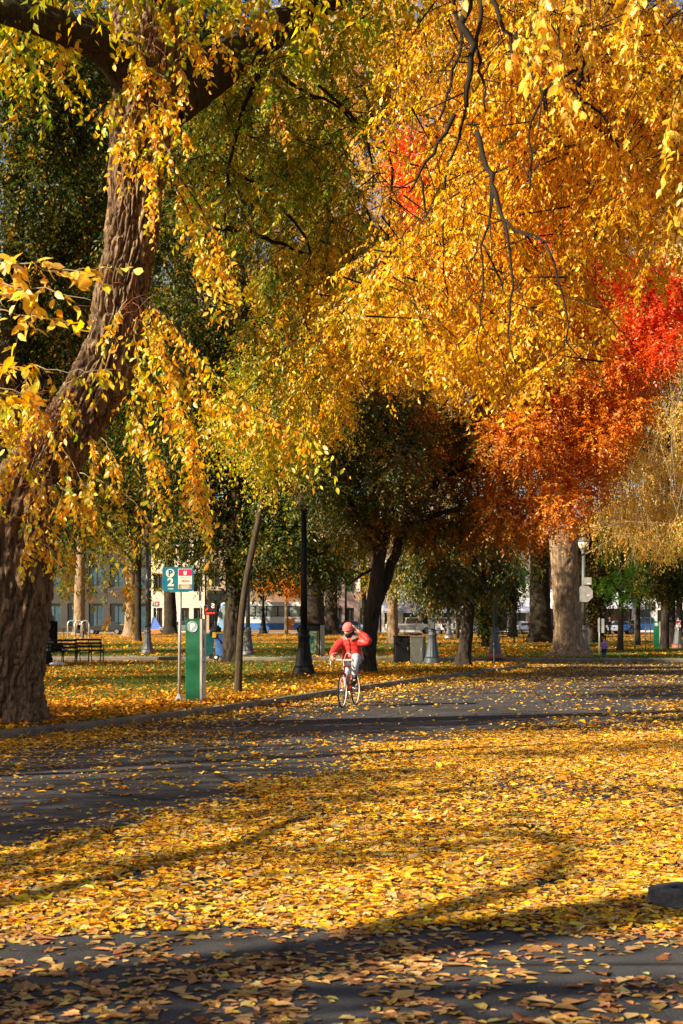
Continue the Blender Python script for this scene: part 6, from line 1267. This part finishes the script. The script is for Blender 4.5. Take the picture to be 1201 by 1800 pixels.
# ================================================================ VEHICLES
CARGLASS = glass_mat('car_glass'); BUSGLASS = glass_mat('bus_glass', (.22,.26,.24), .1); CHR = mat('car_trim', (.3,.3,.3), .3, .1, 9, 0, .6); TAIL = mat('tail_light_red', (.45,.012,.012), .25, .1, 9); HEADL = mat('head_light', (.7,.7,.66), .15, .1, 9)
def car(label, px, py, rot, col, kind='sedan', cat_='car', z0=.03):
    b = G(px, py, z0); name = {'sedan':'parked_car','pickup':'pickup_truck','van':'parked_van'}[kind]; t = thing(name, label, cat_, b, rot, 'vehicles parked along the far street'); L, Wd = (4.5,1.78) if kind == 'sedan' else (5.6,1.95); hw = Wd/2
    pm = mat('paint_'+name+str(int(px)), col, .3, .06, 3, coat=.5)
    if kind == 'sedan': side = [(-2.2,.35),(-2.25,.62),(-2.15,.88),(-1.5,.95),(1.0,.93),(1.9,.82),(2.22,.66),(2.25,.36)]; cab = [(-1.75,.94),(-1.15,1.40),(.25,1.43),(1.05,.93)]
    else: side = [(-2.8,.50),(-2.82,1.05),(-2.75,1.12),(-.75,1.12),(1.35,1.12),(2.55,1.05),(2.78,.85),(2.8,.45)]; cab = [(-.75,1.11),(-.62,1.82),(.75,1.84),(1.45,1.11)]
    n_ = len(side); rr = []
    for y, ins in ((-hw,.07),(-hw+.06,0.0),(hw-.06,0.0),(hw,.07)): rr.append([(x*(1-ins*.3), y, z-(ins if z > .8 else 0)+(ins if z < .5 else 0)) for x, z in side])
    mb = MB(); mb.rings(rr); body_ = mb.build('body', pm, t)
    mb = MB(); rr = [[(x*(1 if i in (0,3) else .96), y*(.97 if i in (0,3) else .80)*(1), z) for i, (x, z) in enumerate(cab)] for y in (-hw+.04, hw-.04)]; mb.rings(rr); cb = mb.build('cabin', pm, t)
    mb = MB(); cxm = sum(x for x, z in cab)/4; top = cab[1][1]; bot = cab[0][1]
    for s in (-1, 1):
        y0, y1 = s*(hw-.04)*.96, s*(hw-.04)*.82; f = lambda x, z: (cxm+(x-cxm)*.86, (y0+(y1-y0)*((z-bot)/(top-bot)))+s*.012, bot+.06+(z-bot)*.84)
        qs = [f(x, z) for x, z in cab]; mb.add(qs if s < 0 else qs[::-1], [(0,1,2,3)])
    for x0, x1, sg in ((cab[0][0],cab[1][0],-1),(cab[3][0],cab[2][0],1)):
        z0_, z1_ = bot+.06, top-.08; fx = lambda z: x0+(x1-x0)*(z-bot)/(top-bot)+sg*.02
        mb.add([(fx(z0_),-hw*.80,z0_),(fx(z0_),hw*.80,z0_),(fx(z1_),hw*.70,z1_),(fx(z1_),-hw*.70,z1_)], [(0,1,2,3) if sg > 0 else (3,2,1,0)])
    mb.build('window', CARGLASS, cb)
    r = .33 if kind == 'sedan' else .39
    for x in (-L*.30, L*.31):
        for s in (-1, 1):
            mb = MB(); mb.lathe([(r*.6,-.11),(r*.95,-.11),(r,-.07),(r,.07),(r*.95,.11),(r*.6,.11)], 22); mb.xform(Matrix.Translation((x,s*(hw-.10),r)) @ Matrix.Rotation(R(90),4,'X')); wl = mb.build('wheel', RUB, t)
            mb = MB(); mb.lathe([(r*.62,-.115),(r*.3,-.09),(r*.3,.09),(r*.62,.115)], 16); mb.xform(Matrix.Translation((x,s*(hw-.10),r)) @ Matrix.Rotation(R(90),4,'X')); mb.build('rim', CHR, wl)
    zb = .62 if kind == 'sedan' else .86
    for s in (-1, 1):
        mb = MB(); mb.box(-L/2-.03,-L/2+.10, s*hw*.80-.13, s*hw*.80+.10, zb, zb+.24 if kind != 'sedan' else zb+.14, .015); mb.build('tail_light', TAIL, t)
        mb = MB(); mb.box(L/2-.14,L/2-.02, s*hw*.74-.16, s*hw*.74+.12, zb-.02, zb+.13, .015); mb.build('headlight', HEADL, t)
    mb = MB(); mb.box(-L/2-.07,-L/2+.03,-hw*.95,hw*.95,.38,.56,.03); mb.box(L/2-.03,L/2+.05,-hw*.95,hw*.95,.36,.54,.03); mb.build('bumper', CHR if kind == 'pickup' else pm, t)
    return t
car('white pickup truck seen from behind between the thin saplings', 779, 1114.5, R(106), (.74,.74,.73), 'pickup', 'pickup truck')
car('blue car behind the dark leaning trunk in the middle', 836, 1115, R(-80), (.12,.22,.40))
car('silver car left of the broad dark trunk', 925, 1115, R(-84), (.45,.47,.50))
car('blue pickup truck left of the second parking sign', 1138, 1115.5, R(175), (.03,.10,.30), 'pickup', 'pickup truck')
car('pale grey car behind the young green tree', 1083, 1115, R(178), (.50,.53,.58))
car('red car left of the far person with the orange hat', 1064, 1114.2, R(0), (.40,.02,.02))
car('dark car parked left of the pale trunk with flared foot', 188, 1115.5, R(172), (.030,.028,.024))
car('grey-green car parked behind the dark trunk and the parking sign', 318, 1114.6, R(178), (.16,.19,.17))
car('white van-like pickup behind the trunk left of the white pickup', 722, 1114.3, R(2), (.66,.64,.62), 'pickup', 'pickup truck')
car('small blue car far above the cyclist, right of the rough dark trunk', 622, 1114.3, R(3), (.20,.30,.46))

# ---------------------------------------------------------------- bus
b = G(578, 1114.5, .03); bx0 = V(384, 1100, b.y)[0]; bL = b.x-bx0; t = thing('city_bus', 'white and blue city bus with orange slanted stripes behind the trees at left', 'bus', ((bx0+b.x)/2, b.y, .03)); hl = bL/2
BW = mat('bus_white', (.72,.73,.74), .35, .05, 3, dirt=(.6,.58,.55)); BB_ = mat('bus_blue', (.06,.17,.46), .35, .08, 3); BO = mat('bus_orange', (.70,.20,.03), .35, .08, 3); BLB = mat('bus_light_blue', (.22,.42,.66), .35, .08, 3)
pr_ = [(-hl+.02,.45),(-hl-.02,1.2),(-hl+.18,2.5),(-hl+.42,3.40),(-hl+.8,3.55),(hl-.3,3.55),(hl,3.4),(hl,.45)]
mb = MB(); mb.rings([[(x, y, z) for x, z in pr_] for y in (-1.25, 1.25)]); body_ = mb.build('body', BW, t)
mb = MB(); mb.prism([(-hl+.05,.46),(hl-.03,.46),(hl-.03,1.22),(-hl+.03,1.22)], -1.262, -1.252); mb.build('blue_band', BB_, body_)
mb = MB()
for k, w_ in ((-4.6,.8),(-3.0,.9),(-1.5,2.9)):
    x = hl+k; mb.prism([(x-.3,.46),(x-.3+w_,.46),(min(x+w_+.15,hl-.03),1.75),(x+.15,1.75)], -1.270, -1.2635)
mb.build('orange_stripe', BO, body_)
nw = 8
for k in range(nw):
    x0 = -hl+1.75+k*(bL-2.3)/nw; x1 = x0+(bL-2.3)/nw-.14
    mb = MB(); mb.prism(rrect(x1-x0, 1.02, .08, 3, (x0+x1)/2, 2.52), -1.268, -1.2525); mb.build('window', BUSGLASS, t)
mb = MB(); mb.prism([(-hl+1.6,1.93),(hl-.2,1.93),(hl-.2,3.1),(-hl+1.6,3.1)], -1.2518, -1.2505); mb.build('window_band', SLOT, body_)
mb = MB(); mb.prism([(-hl+.10,.46),(-hl+1.4,.46),(-hl+1.4,3.3),(-hl+.50,3.3),(-hl+.2,2.5)], -1.264, -1.253); mb.build('front_panel', BLB, body_)
mb = MB(); mb.prism([(-hl+.30,1.5),(-hl+1.25,1.5),(-hl+1.25,3.0),(-hl+.52,3.0)], -1.272, -1.2645); mb.build('door_window', BUSGLASS, t)
mb = MB(); mb.add([(-hl-.022,-1.15,1.35),(-hl-.022,1.15,1.35),(-hl+.33,1.1,3.0),(-hl+.33,-1.1,3.0)], [(3,2,1,0)]); mb.v = [(x-.03,y,z) for x,y,z in mb.v]; mb.build('windscreen', CARGLASS, t)
for x in (-hl+2.6, hl-3.0):
    mb = MB(); mb.lathe([(.25,-.14),(.47,-.14),(.5,-.1),(.5,.1),(.47,.14),(.25,.14)], 24); mb.xform(Matrix.Translation((x,-1.16,.5)) @ Matrix.Rotation(R(90),4,'X')); wl = mb.build('wheel', RUB, t)
    mb = MB(); mb.lathe([(.26,-.1),(.26,.16)], 16); mb.xform(Matrix.Translation((x,-1.16,.5)) @ Matrix.Rotation(R(90),4,'X')); mb.build('rim', CHR, wl)
mb = MB(); mb.tube([(-hl+.4,-1.2,3.1),(-hl-.1,-1.5,3.1),(-hl-.2,-1.55,2.8)], .03, 6); mb.box(-hl-.3,-hl-.1,-1.65,-1.45,2.1,2.8,.03); mb.build('mirror', BLACK, t)

# ---------------------------------------------------------------- tent
b = GL(277, 1113); S = F/b.y; t = thing('tent', 'small blue and orange tent behind the grey lamp post and parking sign', 'tent', b)
mb = MB(); mb.add([(-.8,-.6,0),(.8,-.6,0),(.8,.8,0),(-.8,.8,0),(-.55,0,1.75),(-.3,.1,1.8)], [(0,1,5,4),(1,2,5),(2,3,4,5),(3,0,4)]); mb.build('canopy', mat('tent_blue',(.07,.14,.48),.6,.15,3,.3), t)
mb = MB(); mb.add([(-.82,-.62,0),(.82,-.62,0),(.74,-.56,.45),(-.76,-.53,.45)], [(0,1,2,3)]); mb.add([(.82,-.61,0),(.82,.82,0),(.74,.7,.4),(.74,-.55,.4)], [(0,1,2,3)]); mb.build('skirt', mat('tent_orange',(.6,.16,.03),.6,.15,3,.3), t)

# ================================================================ BUILDINGS across the far street
YB = 187.0
FRAME = mat('window_frame', (.08,.075,.07), .5, .2, 4); BGL = glass_mat('shop_glass', (.02,.025,.03), .08); BGLB = glass_mat('blue_shop_glass', (.03,.075,.105), .1)
def X_(px): return (px-CX)/F*YB
def building(label, px0, px1, h, wall, bays, gl, storeys=4, awning=None, piers=None, parapet=None, dep=14):
    x0, x1 = X_(px0), X_(px1); w_ = x1-x0; t = thing('building', label, 'building', ((x0+x1)/2, YB, .16))
    mb = MB(); bw = w_/bays; sh = h/storeys
    # wall with real openings: piers and spandrels
    g0, g1 = .16*bw, .84*bw; zs = []
    for k in range(storeys): zs.append((k*sh+(.25 if k == 0 else 1.0), k*sh+sh-(.9 if k == 0 else .6)))
    for k in range(bays+1):
        a = -w_/2+k*bw-(.16*bw if k else 0); b_ = -w_/2+k*bw+(.16*bw if k < bays else 0); mb.box(a, b_, 0, .5, 0, h)
    for i in range(bays):
        a = -w_/2+i*bw+g0; b_ = -w_/2+i*bw+g1; z = 0
        for q0, q1 in zs+[(h,h)]:
            if q0-z > .01: mb.box(a, b_, .003, .497, z, q0)
            z = q1
    mb.box(-w_/2, w_/2, .6, dep, 0, h-.02); wl = mb.build('wall', wall, t)
    for i in range(bays):
        for k, (q0, q1) in enumerate(zs):
            a = -w_/2+i*bw+g0; b_ = -w_/2+i*bw+g1
            mb = MB(); mb.box(a, b_, .30, .36, q0, q1); wn = mb.build('window', gl, t)
            mb = MB(); m2 = (a+b_)/2
            for xa, xb, za, zb in ((a,a+.08,q0,q1),(b_-.08,b_,q0,q1),(a+.08,b_-.08,q0,q0+.09),(a+.08,b_-.08,q1-.09,q1),(m2-.04,m2+.04,q0+.09,q1-.09)): mb.box(xa, xb, .22, .299, za, zb)
            mb.build('frame', FRAME, wn)
    if awning:
        m, z0, z1, out_ = awning; mb = MB(); mb.prism([(0,0),(1,0),(1,.05),(0,.05)], 0, 1); mb = MB()
        mb.add([(-w_/2+.1,-out_,z0),(w_/2-.1,-out_,z0),(w_/2-.1,-.01,z1),(-w_/2+.1,-.01,z1),(-w_/2+.1,-out_,z0-.25),(w_/2-.1,-out_,z0-.25),(w_/2-.1,-.01,z0-.25),(-w_/2+.1,-.01,z0-.25)], [(0,1,2,3),(4,5,1,0),(7,4,0,3),(5,6,2,1),(6,7,3,2),(4,7,6,5)]); mb.build('awning', m, t)
    mb = MB(); mb.box(-w_/2-.15, w_/2+.15, -.2, .52, h+.003, h+.45, .05); mb.build('cornice', parapet or wall, t)
    return t
WT = lambda n_, c: mat(n_, c, .85, .15, 1.2, .2, dirt=[q*.7 for q in c])
building('grey-brown shopfront building with blue glass doors behind the bike racks', -260, 262, 17, WT('taupe_stucco',(.055,.045,.038)), 14, BGLB, 4, None)
building('bright cream building behind the parking sign', 266, 360, 15, WT('cream_stucco',(.72,.60,.46)), 4, BGL, 4, None)
building('building with black awning and red neon left of the bus', 363, 420, 13, WT('tan_stucco',(.42,.31,.22)), 2, BGL, 3, (BLACK, 3.4, 4.9, 1.6))
building('tan brick building behind the bus', 423, 560, 15, WT('tan_brick',(.24,.15,.09)), 5, BGL, 4, None)
building('mauve brick building above the cyclist', 563, 668, 15, WT('mauve_brick',(.28,.19,.18)), 5, BGL, 4, None)
building('white building with lavender awning behind the white pickup', 671, 962, 13, WT('white_stucco',(.74,.70,.64)), 9, BGL, 3, (mat('shaded_lavender_awning',(.42,.46,.62),.7,.1,3), 2.5, 3.7, 1.5))  # awning's bluish lavender holds the tint of shade in its colour
building('brown building with white awning behind the young green tree', 966, 1108, 11, WT('brown_brick',(.20,.11,.09)), 5, BGL, 3, (mat('pale_awning',(.62,.64,.72),.7,.1,3), 3.0, 5.0, 1.8))
building('white corner building at the right edge behind the second parking sign', 1111, 1420, 14, WT('off_white_stucco',(.72,.69,.66)), 8, BGL, 4, None)
NEON = new_mat('red_neon'); em = N(NEON[1], 'ShaderNodeEmission', i_Strength=2.0); em.inputs[0].default_value = (1,.03,.01,1); NEON[1].links.new(em.outputs[0], NEON[2].inputs[0]); NEON = NEON[0]
bn = thing('neon_sign', 'red neon shop sign under the black awning left of the bus', 'sign', (X_(371), YB-.5, .16))
mb = MB(); mb.tube([(-.55,0,2.55),(-.3,0,2.85),(0,0,2.6),(.3,0,2.9),(.55,0,2.7)], .07, 6); mb.tube([(-.5,0,2.2),(.5,0,2.25)], .07, 6); mb.build('tube', NEON, bn); mb = MB(); mb.box(-.8,.8,.1,.16,2.0,3.1,.02); mb.build('board', SLOT, bn)
n8 = thing('route_sign', 'dark board with a white 8 at the front of the bus', 'sign', (V(382.5,1065,b.y)[0], 169.0, 0))
z8 = H+(HOR-1065)/F*169; mb = MB(); mb.box(-.5,.5,-.02,.02,z8-.55,z8+.55,.01); mb.build('board', SLOT, n8); mb = MB(); mb.tube([(0,.05,.03),(0,.05,z8-.5)], .05, 8); mb.build('pole', BLACK, n8); text('letter', '8', .75, WHITE, n8, (.05,-.025,z8), bold=.02)
# ================================================================ FALLEN LEAVES AND GRASS
rl = np.random.default_rng(99)
kx = np.array([p[0] for p in KL]); ky = np.array([p[1] for p in KL])
def on_lawn(X, Y):
    lx = np.interp(Y, ky[:len(ky)//2+8], kx[:len(ky)//2+8]) if False else None
    poly = KI+[(-160,-14)]; a = inside(poly, X, Y); fy = np.interp(X, [p[0] for p in FLi], [p[1] for p in FLi]); return a | (Y > fy)
def lat(X, Y):                                       # distance to the right of the near kerb
    k = [(p[0], p[1]) for p in KP[:14]]; return X-np.interp(Y, [p[1] for p in k], [p[0] for p in k])
def area_samples(Y0, Y1, n, half=.275):
    Y = np.sqrt(rl.uniform(Y0**2, Y1**2, n)); X = rl.uniform(-1, 1, n)*half*Y; return X, Y
def road_density(X, Y):
    px = CX+X/Y*F; py = HOR+H/Y*F
    n1 = fbm(X*1.1, Y*.8, 0, 4, 21); n2 = fbm(X*3.0, Y*2.2, 0, 3, 22)
    up = np.interp(px, [-200,0,250,500,700,900,1201,1400], [1505,1475,1438,1372,1308,1268,1228,1210])+40*(n1-.5)*2
    lo = 1645+28*(n1-.5)*2
    band = np.clip((py-up)/22, 0, 1)*np.clip((lo-py)/22, 0, 1)
    hole = np.exp(-(((px-960)/330)**2+((py-1388)/44)**2)); hole = np.maximum(hole, .8*np.exp(-(((px-760)/150)**2+((py-1420)/24)**2)))
    d = .10+.95*band*(1-.9*hole*np.clip(2.4*n1-.3,0,1))*np.clip(.12+2.3*(n2-.18), .06, 1.1)
    low = np.clip((py-lo)/12, 0, 1); d = np.where(low > 0, d*(1-low)+low*np.clip(.09+.75*(n2-.45)+.12*(py-1700)/100, .015, .5), d)
    lane = np.clip((up-py)/16, 0, 1); lt = lat(X, Y)
    strip = np.exp(-np.maximum(lt-.15, 0)/np.interp(py, [1180,1240,1330],[1.3,.9,.55])); far = np.clip((1262-py)/60, 0, 1)
    d = np.where(lane > .5, np.clip(.014+.09*(n2-.36)+1.0*strip+.16*far*np.clip(1.8*n1-.5,0,1)+.22*far*np.clip((px-850)/300,0,1)*np.clip(2*n2-.5,0,1), .01, 1), d)
    return d
def leaf_litter(name, X, Y, Z, size, pal, tilt, rich, hmax, curl=(.0,.35), parent=None):
    n = len(X); P = np.stack([X, Y, Z], 1); a = rl.uniform(0, 2*np.pi, n); T = np.stack([np.cos(a), np.sin(a), rl.normal(.05, tilt, n)], 1)
    Nn = np.stack([rl.normal(0, tilt*1.2, n), rl.normal(0, tilt*1.2, n), np.ones(n)], 1); flip = rl.uniform(0,1,n) < .35
    L = size*np.clip(np.exp(rl.normal(-.05,.34,n)), .4, 2.1); P[:,2] += rl.uniform(.004, hmax, n)+np.maximum(-T[:,2], 0)*L
    c = palette(rl, n, pal, .20); W = L*rl.uniform(.45,.75,n)
    lob = None
    if rich:
        m = rl.uniform(0,1,n) < .16; lob = lobed_arrays(P[m], T[m], Nn[m], L[m]*1.25, c[m]*rl.uniform(.55,1.05,(m.sum(),1))); k_ = ~m; P, T, Nn, L, W, c, Z = P[k_], T[k_], Nn[k_], L[k_], W[k_], c[k_], Z[k_]; n = len(P)
    vs, fs, cc = leaf_arrays(P, T, Nn, L, W, c, fold=.28, rich=rich, curl=.12)
    if rich:                                         # curled rims
        q = vs.reshape(n,7,3); cu = rl.uniform(curl[0], curl[1], n)*L*.45; q[:,[1,2,4,5],2] += (cu*rl.uniform(.2,1,(4,n))).T; q[:,3,2] += cu*rl.uniform(-.2,1.2,n); q[:,:,2] = np.maximum(q[:,:,2], Z[:,None]+.003); vs = q.reshape(-1,3)
    if lob is not None: lob[0][:,2] = np.maximum(lob[0][:,2], .003); fs = np.concatenate([fs, lob[1]+len(vs)]); vs = np.concatenate([vs, lob[0]]); cc = np.concatenate([cc, lob[2]])
    o = link(name, fast_mesh(name, vs, fs, cc), LITTER, parent, kind='stuff'); o['label'] = 'yellow and brown fallen leaves scattered over the ground'; return o
PAL_LIT = [(0.82,0.46,0.025,4),(0.78,0.35,0.012,3.5),(0.60,0.42,0.16,2.6),(0.45,0.19,0.03,2),(0.78,0.52,0.09,2.2),(0.26,0.10,0.03,1.2),(0.50,0.33,0.15,1.4)]
PAL_LIT_LAWN = [(0.70,0.32,0.015,4),(0.62,0.24,0.012,4),(0.45,0.16,0.02,3),(0.26,0.10,0.02,2),(0.74,0.42,0.04,1.5)]
PAL_LIT_LOW = [(0.55,0.30,0.10,3),(0.60,0.38,0.16,3),(0.42,0.20,0.07,3),(0.30,0.13,0.05,2),(0.66,0.40,0.08,1)]
X, Y = area_samples(5.6, 24, 330000); ok = ~on_lawn(X, Y); X, Y = X[ok], Y[ok]; d = road_density(X, Y); ok = rl.uniform(0,1,len(X)) < d*.8; X, Y = X[ok], Y[ok]
near = (HOR+H/Y*F) > 1640
leaf_litter('fallen_leaves', X[~near], Y[~near], np.zeros((~near).sum()), .056, PAL_LIT, .085, True, .016, (.0,.11))
leaf_litter('fallen_leaves', X[near], Y[near], np.zeros(near.sum()), .060, PAL_LIT_LOW, .03, True, .004, (.0,.06))
X, Y = area_samples(24, 64, 220000); ok = ~on_lawn(X, Y); X, Y = X[ok], Y[ok]; ok = rl.uniform(0,1,len(X)) < road_density(X, Y)*.75; X, Y = X[ok], Y[ok]
leaf_litter('fallen_leaves', X, Y, np.zeros(len(X)), .075, PAL_LIT, .15, False, .02)
def lawn_d(X, Y):
    n1 = fbm(X*.28+3, Y*.16, 0, 4, 31); n2 = fbm(X*1.6, Y*1.0, 0, 3, 32); edge = np.exp(-np.abs(lat(X, Y))/1.6)
    base = np.where(Y < 30, .95, np.where(Y < 60, .26, np.where((X > 2) & (Y < 100), .75, .34))); return np.clip(base*np.clip(.15+2.6*(n1-.36), .05, 1.3)*(.5+n2)+.8*edge*(Y < 55), .03, 1)
X, Y = area_samples(15, 60, 260000); ok = on_lawn(X, Y); X, Y = X[ok], Y[ok]; ok = rl.uniform(0,1,len(X)) < lawn_d(X, Y); X, Y = X[ok], Y[ok]
leaf_litter('fallen_leaves', X, Y, np.full(len(X), LZ+.01), .075, PAL_LIT_LAWN, .30, False, .05)
X, Y = area_samples(60, 162, 190000, .26); ok = on_lawn(X, Y); X, Y = X[ok], Y[ok]; ok = rl.uniform(0,1,len(X)) < np.clip(lawn_d(X, Y)*1.2, .1, 1)*.8; X, Y = X[ok], Y[ok]
leaf_litter('fallen_leaves', X, Y, np.full(len(X), LZ+.01), .12, PAL_LIT_LAWN, .28, False, .05)
# drifts against the kerb and a few leaves lying on it
kl = np.array(KL); dd = np.r_[0, np.cumsum(np.linalg.norm(np.diff(kl, axis=0), axis=1))]; n = 5200; t = rl.uniform(6, 78, n); off_ = rl.uniform(-.155, .30, n); off_ = np.where(rl.uniform(0,1,n) < .2, rl.uniform(.01,.15,n), -np.abs(rl.normal(0,.14,n)))
X = np.interp(t, dd, kl[:,0]); Y = np.interp(t, dd, kl[:,1]); tx = np.interp(t+.1, dd, kl[:,0])-X; ty = np.interp(t+.1, dd, kl[:,1])-Y; l_ = np.hypot(tx, ty)+1e-9; X = X-ty/l_*off_; Y = Y+tx/l_*off_
Z = np.where(off_ > 0, .146, .075*np.exp(off_/.10)*rl.uniform(0,1,n)); leaf_litter('fallen_leaves', X, Y, Z, .07, PAL_LIT, .35, False, .02)
# grass blades
def grass(Y0, Y1, n, h, w_):
    X, Y = area_samples(Y0, Y1, n); ok = on_lawn(X, Y) & (np.abs(Y-86) > 1.5); X, Y = X[ok], Y[ok]
    n1 = fbm(X*.28+3, Y*.16, 0, 4, 31); ok = rl.uniform(0,1,len(X)) < np.clip(1.25-3.2*(n1-.40), .12, 1); X, Y = X[ok], Y[ok]; m = len(X)
    a = rl.uniform(0, 2*np.pi, m); hh = h*rl.uniform(.5,1.4,m); dx, dy = np.cos(a)*w_, np.sin(a)*w_; lx, ly = rl.normal(0,.5,m)*hh, rl.normal(0,.5,m)*hh; z = np.full(m, LZ-.005)
    vs = np.stack([np.stack([X-dx, Y-dy, z],1), np.stack([X+dx, Y+dy, z],1), np.stack([X+lx, Y+ly, z+hh],1)], 1).reshape(-1,3)
    c = palette(rl, m, [(0.045,0.10,0.014,4),(0.08,0.15,0.02,4),(0.14,0.19,0.03,2),(0.22,0.20,0.06,1)], .2)
    o = link('grass', fast_mesh('grass', vs, np.arange(m*3).reshape(-1,3), np.repeat(c,3,0)), LEAF_FAR, kind='stuff'); o['label'] = 'short green lawn grass showing between the fallen leaves'
grass(17, 45, 260000, .07, .006); grass(45, 100, 260000, .10, .014)
